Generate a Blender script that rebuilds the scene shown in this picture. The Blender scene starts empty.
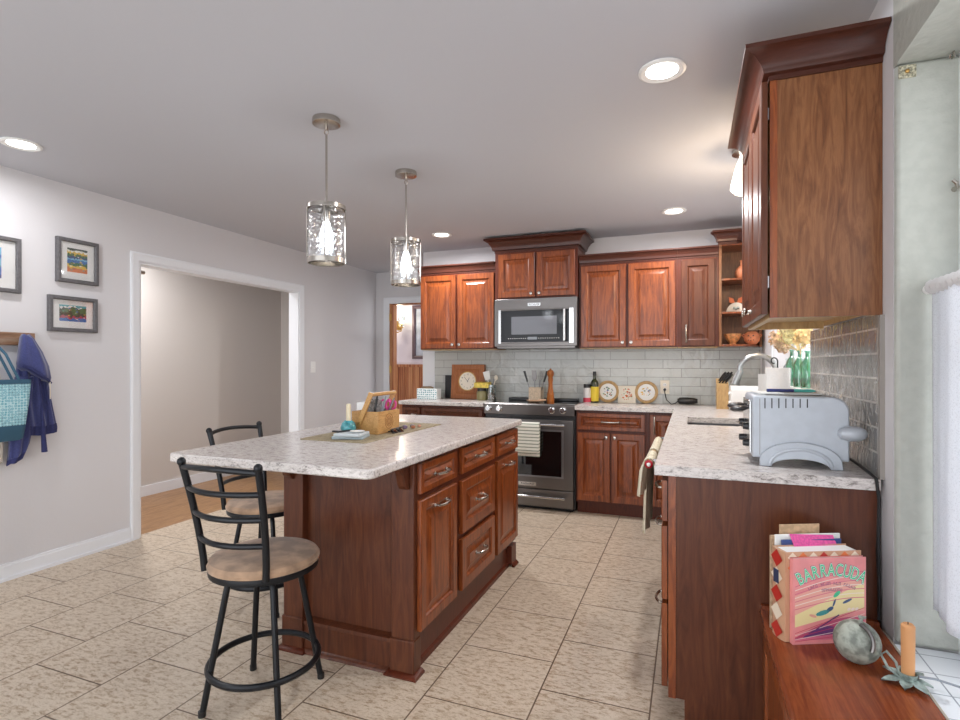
import bpy, bmesh, math, random
from mathutils import Vector, Matrix
S = bpy.context.scene
C = S.collection
PI = math.pi

# ---------------------------------------------------------------- camera, world, exposure
cam_d = bpy.data.cameras.new('camera'); cam = bpy.data.objects.new('camera', cam_d); C.objects.link(cam)
cam_d.sensor_width = 36; cam_d.lens = 20.25; cam_d.shift_y = 3 / 960; cam_d.clip_start = .05
cam.location = (0, 0, 1.28); cam.rotation_euler = (PI / 2, 0, math.radians(21.25))
S.camera = cam
W = bpy.data.worlds.new('world'); S.world = W; W.use_nodes = True
bg = W.node_tree.nodes['Background']; bg.inputs[0].default_value = (.93, .96, 1, 1); bg.inputs[1].default_value = 1.9
S.view_settings.view_transform = 'Standard'; S.view_settings.look = 'None'; S.view_settings.gamma = 1
S.view_settings.use_curve_mapping = False; S.view_settings.exposure = 0.66
CAN_W = 9; PEND_W = 6

XR, XL, YB, CEIL = .56, -3.755, 5.05, 2.435

# ---------------------------------------------------------------- materials
def lin(c):
    return tuple((x / 12.92 if x <= .04045 else ((x + .055) / 1.055) ** 2.4) for x in [v / 255 for v in c]) + (1,)
def newmat(name):
    m = bpy.data.materials.new(name); m.use_nodes = True
    return m, m.node_tree.nodes, m.node_tree.links, m.node_tree.nodes['Principled BSDF']
def plain(name, c, rough=.5, metal=0, bump=0, bscale=60, var=0, emis=0, coat=0, spec=.5, sheen=0):
    m, N, L, B = newmat(name)
    B.inputs['Base Color'].default_value = lin(c); B.inputs['Roughness'].default_value = rough
    B.inputs['Metallic'].default_value = metal; B.inputs['Coat Weight'].default_value = coat
    B.inputs['Specular IOR Level'].default_value = spec; B.inputs['Sheen Weight'].default_value = sheen
    if emis:
        B.inputs['Emission Color'].default_value = lin(c); B.inputs['Emission Strength'].default_value = emis
    if bump or var:
        t = N.new('ShaderNodeTexCoord'); n = N.new('ShaderNodeTexNoise'); n.inputs['Scale'].default_value = bscale
        n.inputs['Detail'].default_value = 4; L.new(t.outputs['Object'], n.inputs['Vector'])
        if bump:
            b = N.new('ShaderNodeBump'); b.inputs['Strength'].default_value = bump; b.inputs['Distance'].default_value = .004
            L.new(n.outputs['Fac'], b.inputs['Height']); L.new(b.outputs[0], B.inputs['Normal'])
        if var:
            r = N.new('ShaderNodeValToRGB'); r.color_ramp.elements[0].position = .38; r.color_ramp.elements[1].position = .62
            r.color_ramp.elements[0].color = tuple(x * (1 - var) for x in lin(c)[:3]) + (1,)
            r.color_ramp.elements[1].color = tuple(min(1, x * (1 + var)) for x in lin(c)[:3]) + (1,)
            L.new(n.outputs['Fac'], r.inputs[0]); L.new(r.outputs[0], B.inputs['Base Color'])
    return m
def ramp(N, stops):
    r = N.new('ShaderNodeValToRGB'); e = r.color_ramp.elements
    while len(e) < len(stops): e.new(.5)
    for i, (p, c) in enumerate(stops): e[i].position = p; e[i].color = lin(c)
    return r
def wood(name, stops, scale=(14, 14, 1.6), rough=.36, coat=.06, bump=.08, dist=1.5, spec=.35):
    m, N, L, B = newmat(name)
    t = N.new('ShaderNodeTexCoord'); mp = N.new('ShaderNodeMapping'); mp.inputs['Scale'].default_value = scale
    L.new(t.outputs['Object'], mp.inputs['Vector'])
    n = N.new('ShaderNodeTexNoise'); n.inputs['Scale'].default_value = 2.2; n.inputs['Detail'].default_value = 7
    n.inputs['Roughness'].default_value = .62; n.inputs['Distortion'].default_value = dist
    L.new(mp.outputs[0], n.inputs['Vector'])
    r = ramp(N, stops); L.new(n.outputs['Fac'], r.inputs[0])
    n2 = N.new('ShaderNodeTexNoise'); n2.inputs['Scale'].default_value = 9; n2.inputs['Detail'].default_value = 3
    L.new(mp.outputs[0], n2.inputs['Vector'])
    mx = N.new('ShaderNodeMix'); mx.data_type = 'RGBA'; mx.blend_type = 'MULTIPLY'; mx.inputs[0].default_value = .35
    L.new(r.outputs[0], mx.inputs[6]); L.new(n2.outputs['Fac'], mx.inputs[7])
    L.new(mx.outputs[2], B.inputs['Base Color'])
    b = N.new('ShaderNodeBump'); b.inputs['Strength'].default_value = bump; b.inputs['Distance'].default_value = .002
    L.new(n2.outputs['Fac'], b.inputs['Height']); L.new(b.outputs[0], B.inputs['Normal'])
    B.inputs['Roughness'].default_value = rough; B.inputs['Coat Weight'].default_value = coat; B.inputs['Coat Roughness'].default_value = .25; B.inputs['Specular IOR Level'].default_value = spec
    return m
def glassy(name, c=(255, 255, 255), transp=.85, rough=.05, bump=0, bscale=40, refl=.5):
    m, N, L, B = newmat(name)
    tr = N.new('ShaderNodeBsdfTransparent'); tr.inputs[0].default_value = lin(c)
    gl = N.new('ShaderNodeBsdfGlossy'); gl.inputs['Roughness'].default_value = rough; gl.inputs[0].default_value = (.95, .95, .95, 1)
    mx = N.new('ShaderNodeMixShader')
    lw = N.new('ShaderNodeLayerWeight'); lw.inputs[0].default_value = refl
    mr = N.new('ShaderNodeMapRange'); mr.inputs[3].default_value = 1 - transp; mr.inputs[4].default_value = min(1, 1 - transp + .55)
    L.new(lw.outputs['Facing'], mr.inputs[0]); L.new(mr.outputs[0], mx.inputs[0])
    L.new(tr.outputs[0], mx.inputs[1]); L.new(gl.outputs[0], mx.inputs[2])
    if bump:
        t = N.new('ShaderNodeTexCoord'); n = N.new('ShaderNodeTexVoronoi'); n.inputs['Scale'].default_value = bscale
        L.new(t.outputs['Object'], n.inputs['Vector'])
        b = N.new('ShaderNodeBump'); b.inputs['Strength'].default_value = bump; b.inputs['Distance'].default_value = .005
        L.new(n.outputs['Distance'], b.inputs['Height']); L.new(b.outputs[0], gl.inputs['Normal'])
        L.new(b.outputs[0], lw.inputs['Normal'])
    L.new(mx.outputs[0], N['Material Output'].inputs['Surface'])
    return m

def brick(name, axes, w, h, offs, c1, c2, mortar, ms, freq=2, shift=(0, 0), rough=.2, bump=0, nscale=(1, 1, 1), stops=None, wavy=0, coat=0):
    """tile pattern on a plane: axes = which object coordinates run along and across the rows"""
    m, N, L, B = newmat(name)
    t = N.new('ShaderNodeTexCoord'); sp = N.new('ShaderNodeSeparateXYZ'); L.new(t.outputs['Object'], sp.inputs[0])
    cb = N.new('ShaderNodeCombineXYZ')
    for k in (0, 1):
        a = N.new('ShaderNodeMath'); a.operation = 'ADD'; a.inputs[1].default_value = shift[k]
        L.new(sp.outputs[axes[k]], a.inputs[0]); L.new(a.outputs[0], cb.inputs[k])
    bt = N.new('ShaderNodeTexBrick'); bt.offset = offs; bt.offset_frequency = freq; bt.squash = 1
    bt.inputs['Scale'].default_value = 1; bt.inputs['Brick Width'].default_value = w; bt.inputs['Row Height'].default_value = h
    bt.inputs['Mortar Size'].default_value = ms; bt.inputs['Mortar Smooth'].default_value = .1; bt.inputs['Bias'].default_value = 0
    bt.inputs['Color1'].default_value = lin(c1); bt.inputs['Color2'].default_value = lin(c2); bt.inputs['Mortar'].default_value = lin(mortar)
    L.new(cb.outputs[0], bt.inputs['Vector'])
    out = bt.outputs['Color']
    if stops:
        mp = N.new('ShaderNodeMapping'); mp.inputs['Scale'].default_value = nscale; L.new(t.outputs['Object'], mp.inputs[0])
        sc = N.new('ShaderNodeMixRGB'); sc.blend_type = 'ADD'; sc.inputs[0].default_value = 1   # a different patch of stone per tile
        L.new(mp.outputs[0], sc.inputs[1])
        bt2 = N.new('ShaderNodeTexBrick'); bt2.offset = offs; bt2.offset_frequency = freq
        for k, v in (('Scale', 1), ('Brick Width', w), ('Row Height', h), ('Mortar Size', 0)): bt2.inputs[k].default_value = v
        bt2.inputs['Color1'].default_value = (0, 0, 0, 1); bt2.inputs['Color2'].default_value = (9, 7, 5, 1)
        L.new(cb.outputs[0], bt2.inputs['Vector']); L.new(bt2.outputs[0], sc.inputs[2])
        n = N.new('ShaderNodeTexNoise'); n.inputs['Scale'].default_value = 1; n.inputs['Detail'].default_value = 9
        n.inputs['Roughness'].default_value = .8; n.inputs['Distortion'].default_value = .25; L.new(sc.outputs[0], n.inputs['Vector'])
        r = ramp(N, stops); L.new(n.outputs['Fac'], r.inputs[0])
        mx = N.new('ShaderNodeMix'); mx.data_type = 'RGBA'
        L.new(bt.outputs['Fac'], mx.inputs[0]); L.new(r.outputs[0], mx.inputs[6]); mx.inputs[7].default_value = lin(mortar)
        out = mx.outputs[2]
    L.new(out, B.inputs['Base Color']); B.inputs['Roughness'].default_value = rough; B.inputs['Coat Weight'].default_value = coat
    b = N.new('ShaderNodeBump'); b.inputs['Strength'].default_value = .5; b.inputs['Distance'].default_value = .003; b.invert = True
    L.new(bt.outputs['Fac'], b.inputs['Height'])
    if wavy:
        mp = N.new('ShaderNodeMapping'); mp.inputs['Scale'].default_value = (10, 14, 9); mp.inputs['Rotation'].default_value = (.5, .5, 0)
        L.new(t.outputs['Object'], mp.inputs[0])
        n = N.new('ShaderNodeTexNoise'); n.inputs['Scale'].default_value = 1.3; n.inputs['Detail'].default_value = 2; n.inputs['Distortion'].default_value = 1
        L.new(mp.outputs[0], n.inputs['Vector'])
        b2 = N.new('ShaderNodeBump'); b2.inputs['Strength'].default_value = wavy; b2.inputs['Distance'].default_value = .02
        L.new(n.outputs['Fac'], b2.inputs['Height']); L.new(b.outputs[0], b2.inputs['Normal']); L.new(b2.outputs[0], B.inputs['Normal'])
    else: L.new(b.outputs[0], B.inputs['Normal'])
    return m
def granite(name):
    m, N, L, B = newmat(name)
    t = N.new('ShaderNodeTexCoord'); mp = N.new('ShaderNodeMapping'); mp.inputs['Scale'].default_value = (1, 3.4, 2.4); mp.inputs['Rotation'].default_value = (0, 0, .12)
    L.new(t.outputs['Object'], mp.inputs[0])
    n = N.new('ShaderNodeTexNoise'); n.inputs['Scale'].default_value = 24; n.inputs['Detail'].default_value = 9; n.inputs['Roughness'].default_value = .76; n.inputs['Distortion'].default_value = .5
    L.new(mp.outputs[0], n.inputs[0])
    r = ramp(N, [(.28, (84, 78, 76)), (.38, (144, 136, 132)), (.46, (206, 199, 195)), (.6, (222, 216, 212)), (.72, (204, 194, 186))]); L.new(n.outputs['Fac'], r.inputs[0])
    n2 = N.new('ShaderNodeTexNoise'); n2.inputs['Scale'].default_value = 90; n2.inputs['Detail'].default_value = 4; L.new(mp.outputs[0], n2.inputs[0])
    r2 = ramp(N, [(.3, (120, 112, 108)), (.45, (255, 255, 255))]); L.new(n2.outputs['Fac'], r2.inputs[0])
    mx = N.new('ShaderNodeMix'); mx.data_type = 'RGBA'; mx.blend_type = 'MULTIPLY'; mx.inputs[0].default_value = .55
    L.new(r.outputs[0], mx.inputs[6]); L.new(r2.outputs[0], mx.inputs[7]); L.new(mx.outputs[2], B.inputs['Base Color'])
    B.inputs['Roughness'].default_value = .24
    return m

M = {}
CH = [(.25, (88, 40, 17)), (.45, (130, 62, 26)), (.6, (158, 82, 36)), (.8, (108, 50, 21))]
M['cherry'] = wood('cherry', CH, rough=.3, coat=.18, spec=.5)
M['cherry_dark'] = wood('cherry_dark', [(.25, (70, 34, 20)), (.5, (98, 52, 32)), (.65, (110, 62, 38)), (.8, (82, 40, 24))], (12, 12, 1.3))
M['cherry_panel'] = wood('cherry_panel', [(.25, (98, 56, 32)), (.45, (130, 82, 50)), (.6, (150, 100, 64)), (.8, (116, 68, 40))], (16, 16, 1.7), dist=2)
M['frame_wood'] = wood('frame_wood', [(.25, (70, 28, 16)), (.5, (104, 46, 26)), (.8, (84, 36, 20))], (16, 16, 2))
M['crown'] = wood('crown', [(.25, (62, 32, 24)), (.5, (84, 45, 34)), (.8, (70, 36, 27))], (3, 3, 30), rough=.28)
M['bench'] = wood('bench', [(.25, (108, 48, 24)), (.45, (138, 66, 34)), (.6, (156, 80, 42)), (.8, (122, 54, 28))], (30, 2.4, 16), rough=.22, coat=.3, dist=.6)
M['maple'] = wood('maple', [(.3, (190, 150, 98)), (.6, (214, 178, 124)), (.8, (180, 138, 86))], (10, 10, 3))
M['caddy'] = wood('caddy', [(.3, (188, 136, 76)), (.55, (222, 172, 108)), (.8, (170, 118, 62))], (20, 5, 20), coat=.1)
M['mill'] = wood('mill', [(.3, (150, 78, 28)), (.6, (196, 116, 48)), (.8, (136, 70, 24))], (20, 20, 3))
M['clockw'] = wood('clockw', [(.3, (150, 86, 46)), (.6, (186, 116, 66)), (.8, (140, 78, 42))], (20, 20, 2))
M['orange'] = wood('orange', [(.3, (104, 50, 30)), (.45, (170, 98, 58)), (.55, (214, 156, 108)), (.7, (150, 80, 48))], (17, 17, .3), dist=.3)
M['wall'] = plain('wall', (214, 212, 214), .75, bump=.12, bscale=70)
M['wall2'] = plain('wall2', (206, 199, 193), .8, bump=.1, bscale=60)
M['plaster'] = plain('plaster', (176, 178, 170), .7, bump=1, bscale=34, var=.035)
M['ceil'] = plain('ceil', (194, 195, 201), .85, bump=.05, bscale=40)
M['trim'] = plain('trim', (232, 234, 238), .4)
M['lav'] = plain('lav', (226, 220, 228), .8)
M['floor'] = brick('floor', (1, 0), .405, .409, .5, (200, 184, 165), (180, 165, 148), (112, 92, 74), .0032, shift=(-.0375, .137 + .818 * 6), rough=.42,
    nscale=(26, 60, 26), stops=[(.26, (104, 82, 62)), (.40, (166, 144, 120)), (.48, (196, 178, 156)), (.56, (214, 200, 182)), (.66, (184, 160, 134)), (.76, (206, 190, 170))], )
M['hall'] = wood('hall', [(.25, (128, 88, 54)), (.45, (168, 124, 84)), (.6, (190, 146, 102)), (.8, (140, 98, 62))], (16, 1.6, 16), rough=.35)
M['splash'] = brick('splash', (0, 2), .305, .078, .5, (196, 198, 194), (184, 187, 183), (150, 150, 146), .0024, shift=(.07 + 6.1, -.92 + .78), rough=.12, wavy=.4, coat=.3)
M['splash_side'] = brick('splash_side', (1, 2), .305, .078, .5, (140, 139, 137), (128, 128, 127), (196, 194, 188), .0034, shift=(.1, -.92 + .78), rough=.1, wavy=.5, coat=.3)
M['granite'] = granite('granite')
M['steelb'] = plain('steelb', (176, 178, 178), .3, 1)
M['steel'] = plain('steel', (150, 150, 152), .3, 1)
M['dsteel'] = plain('dsteel', (120, 116, 114), .32, 1)
M['chrome'] = plain('chrome', (205, 205, 205), .16, 1)
M['nickel'] = plain('nickel', (186, 180, 172), .25, 1)
M['mwglass'] = plain('mwglass', (24, 25, 30), .1, spec=.25)
M['black'] = plain('black', (26, 26, 28), .38, coat=.2)
M['blackglass'] = plain('blackglass', (14, 14, 16), .04, coat=1)
M['blackmetal'] = plain('blackmetal', (34, 36, 40), .36, .5)
M['white'] = plain('white', (238, 238, 236), .45)
M['offwhite'] = plain('offwhite', (236, 228, 212), .5)
M['seat'] = plain('seat', (170, 140, 114), .85, bump=.35, bscale=11, var=.3, sheen=.3)
M['lamp'] = plain('lamp', (255, 252, 246), .4, emis=6)
M['bulb'] = plain('bulb', (245, 250, 255), .4, emis=9)
M['pglass'] = glassy('pglass', (246, 248, 250), .86, .1, bump=.35, bscale=60, refl=.3)
M['pane'] = glassy('pane', transp=.95, rough=.02, refl=.3)
M['green'] = glassy('green', (30, 190, 152), .8, .06, refl=.4)
M['clear'] = glassy('clear', (215, 225, 225), .8, .06, refl=.4)
M['graytoast'] = plain('graytoast', (186, 192, 200), .38, .15, var=.03, bscale=30)
M['terra'] = plain('terra', (212, 132, 92), .6, var=.12, bscale=30)
M['teal'] = plain('teal', (76, 158, 166), .25, var=.35, bscale=30, coat=.5)
M['navy'] = plain('navy', (60, 66, 118), .9, bump=.3, bscale=120, var=.1, sheen=.4)
M['navyd'] = plain('navyd', (48, 52, 98), .9, var=.1, bscale=60)
M['bagdark'] = plain('bagdark', (52, 92, 116), .7)
M['tiletrim'] = plain('tiletrim', (150, 144, 138), .4)
M['red'] = plain('red', (170, 28, 44), .3, coat=.4)
M['yellow'] = plain('yellow', (236, 206, 60), .5)
M['olive'] = plain('olive', (50, 58, 30), .2, coat=.5)
M['pink'] = plain('pink', (232, 84, 160), .6)
M['candle'] = plain('candle', (218, 160, 108), .45)
M['candle_w'] = plain('candle_w', (232, 218, 186), .45)
M['verdigris'] = plain('verdigris', (158, 172, 166), .5, .4, bump=.4, bscale=50, var=.4)
M['pewter'] = plain('pewter', (150, 156, 146), .55, .25, bump=.4, bscale=45, var=.4)
M['stone'] = plain('stone', (214, 196, 172), .7, var=.12, bscale=80)
M['frameg'] = plain('frameg', (96, 94, 96), .6, bump=.4, bscale=90, var=.15)
M['glassart'] = glassy('glassart', transp=.92, rough=.03, refl=.2)
M['sillpaint'] = brick('sillpaint', (0, 1), .30, .105, 0, (226, 230, 234), (222, 226, 230), (150, 156, 164), .002, shift=(2.7, 2.02), rough=.3)
M['wire'] = plain('wire', (20, 20, 22), .5)
M['graywire'] = plain('graywire', (140, 146, 154), .5)
M['sillwood'] = plain('sillwood', (176, 166, 150), .5)
M['paper'] = plain('paper', (236, 236, 232), .8)
M['oldbrass'] = plain('oldbrass', (176, 172, 150), .55, .35, bump=.8, bscale=160, var=.5)
M['brass'] = plain('brass', (196, 158, 96), .3, 1)
def curtain_mat():
    m, N, L, B = newmat('curtain')
    t = N.new('ShaderNodeTexCoord'); n = N.new('ShaderNodeTexNoise'); n.inputs['Scale'].default_value = 260; L.new(t.outputs['Object'], n.inputs[0])
    d = N.new('ShaderNodeBsdfDiffuse'); d.inputs[0].default_value = lin((236, 238, 242)); tl = N.new('ShaderNodeBsdfTranslucent'); tl.inputs[0].default_value = lin((232, 236, 242))
    tp = N.new('ShaderNodeBsdfTransparent'); a = N.new('ShaderNodeMixShader'); a.inputs[0].default_value = .3
    L.new(d.outputs[0], a.inputs[1]); L.new(tl.outputs[0], a.inputs[2]); b = N.new('ShaderNodeMixShader')
    r = ramp(N, [(.5, (0, 0, 0)), (.75, (120, 120, 120))]); L.new(n.outputs['Fac'], r.inputs[0]); L.new(r.outputs[0], b.inputs[0])
    L.new(a.outputs[0], b.inputs[1]); L.new(tp.outputs[0], b.inputs[2]); L.new(b.outputs[0], N['Material Output'].inputs['Surface'])
    return m
M['curtain'] = curtain_mat()
def pattern(name, kind, cols, scale):
    m, N, L, B = newmat(name); B.inputs['Roughness'].default_value = .8
    t = N.new('ShaderNodeTexCoord'); mp = N.new('ShaderNodeMapping'); mp.inputs['Scale'].default_value = scale; L.new(t.outputs['Object'], mp.inputs[0])
    if kind == 'voronoi':
        n = N.new('ShaderNodeTexVoronoi'); n.inputs['Scale'].default_value = 1; n.inputs['Randomness'].default_value = .25; o = n.outputs['Distance']
    elif kind == 'wave':
        n = N.new('ShaderNodeTexWave'); n.bands_direction = 'Z'; n.inputs['Scale'].default_value = 1; o = n.outputs['Fac']
        n.inputs['Distortion'].default_value = .4
    else:
        n = N.new('ShaderNodeTexNoise'); n.inputs['Scale'].default_value = 1; o = n.outputs['Fac']
    L.new(mp.outputs[0], n.inputs['Vector']); r = ramp(N, cols); r.color_ramp.interpolation = 'LINEAR'; L.new(o, r.inputs[0]); L.new(r.outputs[0], B.inputs['Base Color'])
    return m
M['bagpat'] = pattern('bagpat', 'voronoi', [(.16, (20, 70, 100)), (.26, (190, 224, 230)), (.38, (84, 166, 186)), (.6, (190, 224, 230))], (64, 64, 64))
M['towel'] = pattern('towel', 'wave', [(.02, (128, 138, 120)), (.22, (206, 208, 194)), (.5, (232, 230, 220))], (1, 1, 11))
M['dishtowel'] = pattern('dishtowel', 'noise', [(.35, (196, 186, 160)), (.55, (226, 218, 196)), (.7, (176, 166, 140))], (60, 60, 3))
M['tissue'] = pattern('tissue', 'voronoi', [(.26, (50, 130, 140)), (.36, (232, 238, 238))], (46, 46, 46))
M['mat'] = pattern('mat', 'noise', [(.35, (136, 122, 96)), (.55, (176, 162, 132)), (.7, (120, 108, 84))], (200, 12, 50))

# ---------------------------------------------------------------- mesh helpers
ORG = {}
class MB:
    def __init__(s): s.v = []; s.f = []; s.mi = []; s.mats = []
    def slot(s, m):
        if m is None: return 0
        if m not in s.mats: s.mats.append(m)
        return s.mats.index(m)
    def add(s, vs, fs, m=None):
        b = len(s.v); k = s.slot(m); s.v += [Vector(p) for p in vs]
        for f in fs: s.f.append([b + i for i in f]); s.mi.append(k)
        return s
    def box(s, x0, x1, y0, y1, z0, z1, m=None):
        v = [(x, y, z) for x in (x0, x1) for y in (y0, y1) for z in (z0, z1)]
        return s.add(v, [(0, 1, 3, 2), (4, 6, 7, 5), (0, 4, 5, 1), (2, 3, 7, 6), (0, 2, 6, 4), (1, 5, 7, 3)], m)
    def obox(s, O, U, V, N, w, h, d, m=None):
        O, U, V, N = map(Vector, (O, U, V, N))
        v = [O + U * (w * i) + V * (h * j) + N * (d * k) for i in (0, 1) for j in (0, 1) for k in (0, 1)]
        return s.add(v, [(0, 1, 3, 2), (4, 6, 7, 5), (0, 4, 5, 1), (2, 3, 7, 6), (0, 2, 6, 4), (1, 5, 7, 3)], m)
    def loops(s, L, closed=True, cap0=True, cap1=True, m=None, wrap=False):
        n = len(L[0]); fs = []; vs = [p for l in L for p in l]; K = len(L)
        for i in range(K if wrap else K - 1):
            j = (i + 1) % K
            for a in range(n if closed else n - 1):
                b = (a + 1) % n; fs.append((i * n + a, i * n + b, j * n + b, j * n + a))
        if cap0 and not wrap and closed: fs.append(tuple(range(n))[::-1])
        if cap1 and not wrap and closed: fs.append(tuple((K - 1) * n + a for a in range(n)))
        return s.add(vs, fs, m)
    def tube(s, pts, r, n=10, closed=False, m=None):
        P = [Vector(p) for p in pts]; K = len(P); Ls = []; prev = None
        for i in range(K):
            if closed: t = P[(i + 1) % K] - P[i - 1]
            else: t = P[min(i + 1, K - 1)] - P[max(i - 1, 0)]
            t.normalize()
            if prev is None: a = t.orthogonal().normalized()
            else:
                a = prev - t * prev.dot(t)
                a = a.normalized() if a.length > 1e-6 else t.orthogonal().normalized()
            prev = a; b = t.cross(a); rr = r[i] if isinstance(r, (list, tuple)) else r
            Ls.append([P[i] + (a * math.cos(2 * PI * k / n) + b * math.sin(2 * PI * k / n)) * rr for k in range(n)])
        return s.loops(Ls, m=m, wrap=closed)
    def lathe(s, prof, o=(0, 0, 0), ax=(0, 0, 1), n=24, m=None, sx=1, sy=1):
        o = Vector(o); ax = Vector(ax).normalized(); a = Vector((1, 0, 0)) if abs(ax.z) > .9 else ax.orthogonal().normalized(); b = ax.cross(a)
        Ls = [[o + ax * z + (a * (math.cos(2 * PI * k / n) * sx) + b * (math.sin(2 * PI * k / n) * sy)) * max(r, 1e-5) for k in range(n)] for r, z in prof]
        return s.loops(Ls, m=m)
    def panel(s, O, U, V, N, w, h, prof, m=None, hole=False):
        O, U, V, N = map(Vector, (O, U, V, N))
        Ls = [[O + U * i + V * i + N * d, O + U * (w - i) + V * i + N * d, O + U * (w - i) + V * (h - i) + N * d, O + U * i + V * (h - i) + N * d] for i, d in prof]
        return s.loops(Ls, m=m, cap0=not hole, cap1=not hole)
    def prism(s, poly, O, U, V, N, d, m=None):
        O, U, V, N = map(Vector, (O, U, V, N))
        a = [O + U * p[0] + V * p[1] for p in poly]
        return s.loops([a, [p + N * d for p in a]], m=m)
    def crown(s, path, prof, m=None):
        """moulding swept along a plan path, outward to the right of travel"""
        P = [Vector((p[0], p[1])) for p in path]; K = len(P); Ls = []
        for i in range(K):
            ns = []
            if i > 0: d = (P[i] - P[i - 1]).normalized(); ns.append(Vector((d.y, -d.x)))
            if i < K - 1: d = (P[i + 1] - P[i]).normalized(); ns.append(Vector((d.y, -d.x)))
            nn = sum(ns, Vector((0, 0))) / len(ns); nn = nn / nn.dot(ns[0])
            Ls.append([(P[i].x + nn.x * o, P[i].y + nn.y * o, z) for o, z in prof])
        return s.loops(Ls, m=m)
    def ball(s, c, r, m=None, n=16, sz=1):
        k = n // 2; return s.lathe([(r * math.sin(PI * i / k), -r * sz * math.cos(PI * i / k)) for i in range(k + 1)], c, n=n, m=m)
    def build(s, name, mat=None, parent=None, bevel=0, ang=35, base=None, sub=0):
        org = ORG.get(parent.name, Vector()) if parent else Vector()
        if not parent and base is None and s.v:
            xs = [p.x for p in s.v]; ys = [p.y for p in s.v]; zs = [p.z for p in s.v]
            base = ((min(xs) + max(xs)) / 2, (min(ys) + max(ys)) / 2, min(zs))
        if not parent: org = Vector(base)
        me = bpy.data.meshes.new(name); me.from_pydata([p - org for p in s.v], [], s.f)
        ms = s.mats or [mat]
        for x in ms: me.materials.append(M[x] if isinstance(x, str) else x)
        if s.mats: me.polygons.foreach_set('material_index', s.mi)
        bm = bmesh.new(); bm.from_mesh(me); bmesh.ops.recalc_face_normals(bm, faces=bm.faces[:]); bm.to_mesh(me); bm.free()
        me.polygons.foreach_set('use_smooth', [True] * len(me.polygons)); me.set_sharp_from_angle(angle=math.radians(ang)); me.update()
        o = bpy.data.objects.new(name, me); C.objects.link(o)
        if parent: o.parent = parent
        else: o.location = org
        ORG[o.name] = org
        if bevel:
            b = o.modifiers.new('bevel', 'BEVEL'); b.width = bevel; b.segments = 2; b.limit_method = 'ANGLE'
        if sub:
            q = o.modifiers.new('sub', 'SUBSURF'); q.levels = sub; q.render_levels = sub
        return o
def tag(o, label, cat, group=None):
    o['label'] = label; o['category'] = cat
    if group: o['group'] = group
    return o
def struct(mb, name, mat=None, parent=None, bevel=0):
    o = mb.build(name, mat, parent, bevel, base=(0, 0, 0))
    if not parent: o['kind'] = 'structure'
    return o
def thing(name, label, cat, loc, group=None, rotz=0, local=False):
    o = bpy.data.objects.new(name, None); o.empty_display_size = .05; C.objects.link(o); o.location = loc; o.rotation_euler = (0, 0, rotz)
    ORG[o.name] = Vector() if local else Vector(loc)
    return tag(o, label, cat, group)
def B(*a, m=None): return MB().box(*a, m=m)
def dup(root, loc, rotz, label, group=None):
    r = root.copy(); C.objects.link(r); r.location = loc; r.rotation_euler = (0, 0, rotz); r['label'] = label
    for ch in list(root.children):
        c = ch.copy(); C.objects.link(c); c.parent = r
        for g in ch.children:
            d = g.copy(); C.objects.link(d); d.parent = c
    return r
X, Y, Z = Vector((1, 0, 0)), Vector((0, 1, 0)), Vector((0, 0, 1))
def text_into(mb, s, size, O, U, V, N, m, ext=.0006, center=True, off=0):
    cu = bpy.data.curves.new('t', 'FONT'); cu.body = s; cu.size = size; cu.extrude = ext; cu.offset = off; cu.align_x = 'CENTER' if center else 'LEFT'; cu.align_y = 'CENTER'; cu.resolution_u = 3
    o = bpy.data.objects.new('t', cu); C.objects.link(o); bpy.context.view_layer.update()
    me = bpy.data.meshes.new_from_object(o.evaluated_get(bpy.context.evaluated_depsgraph_get()))
    O, U, V, N = map(Vector, (O, U, V, N))
    mb.add([O + U * v.co.x + V * v.co.y + N * v.co.z for v in me.vertices], [list(p.vertices) for p in me.polygons], m)
    bpy.data.objects.remove(o); bpy.data.meshes.remove(me); bpy.data.curves.remove(cu)
def door_prof(w, h, t=.02, st=None, raised=True):
    k = min(w, h); st = st or min(.056, k * .27); rw = min(.03, max(.004, (k / 2 - st) * .4))
    p = [(0, -t), (0, -.003), (.003, 0), (st - .008, 0), (st - .004, -.003), (st, -.010), (st + .006, -.0125)]
    return p + ([(st + .009, -.0125), (st + .009 + rw, -.003), (st + .013 + rw, -.001)] if raised else [])
def bar_pull(O, U, N, L=.115, parent=None, name='handle', m='nickel'):
    """bowed bar pull centred at O, along U, standing out along N"""
    O, U, N = Vector(O), Vector(U), Vector(N); mb = MB(); k = 9
    pts = [O - U * L / 2, O - U * L / 2 + N * .02] + [O + U * (L * (i / k - .5) * .98) + N * (.022 + .012 * math.sin(PI * i / k)) for i in range(1, k)] + [O + U * L / 2 + N * .02, O + U * L / 2]
    mb.tube(pts, [.0075, .0055] + [.0058] * (k - 1) + [.0055, .0075], 8)
    for s_ in (-1, 1): mb.lathe([(0, 0), (.009, 0), (.009, .003), (.006, .006), (0, .006)], O + U * (s_ * L / 2), N, 10)
    return mb.build(name, m, parent)
def knob(O, N, parent, m='nickel'):
    return MB().lathe([(0, 0), (.008, 0), (.006, .004), (.005, .012), (.012, .018), (.015, .022), (.013, .027), (0, .029)], O, N, 14).build('knob', m, parent)
def door(parent, O, U, V, N, w, h, name='door', mat='cherry', raised=True, pull=None, st=None):
    """raised-panel front; pull = ('bar'|'knob', u, v, along U?)"""
    o = MB().panel(O, U, V, N, w, h, door_prof(w, h, raised=raised, st=st)).build(name, mat, parent, ang=20)
    if pull:
        P = Vector(O) + Vector(U) * pull[1] + Vector(V) * pull[2]
        if pull[0] == 'knob': knob(P, N, o)
        else: bar_pull(P, U if pull[0] == 'bar' else V, N, pull[3] if len(pull) > 3 else .115, o)
    return o

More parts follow.
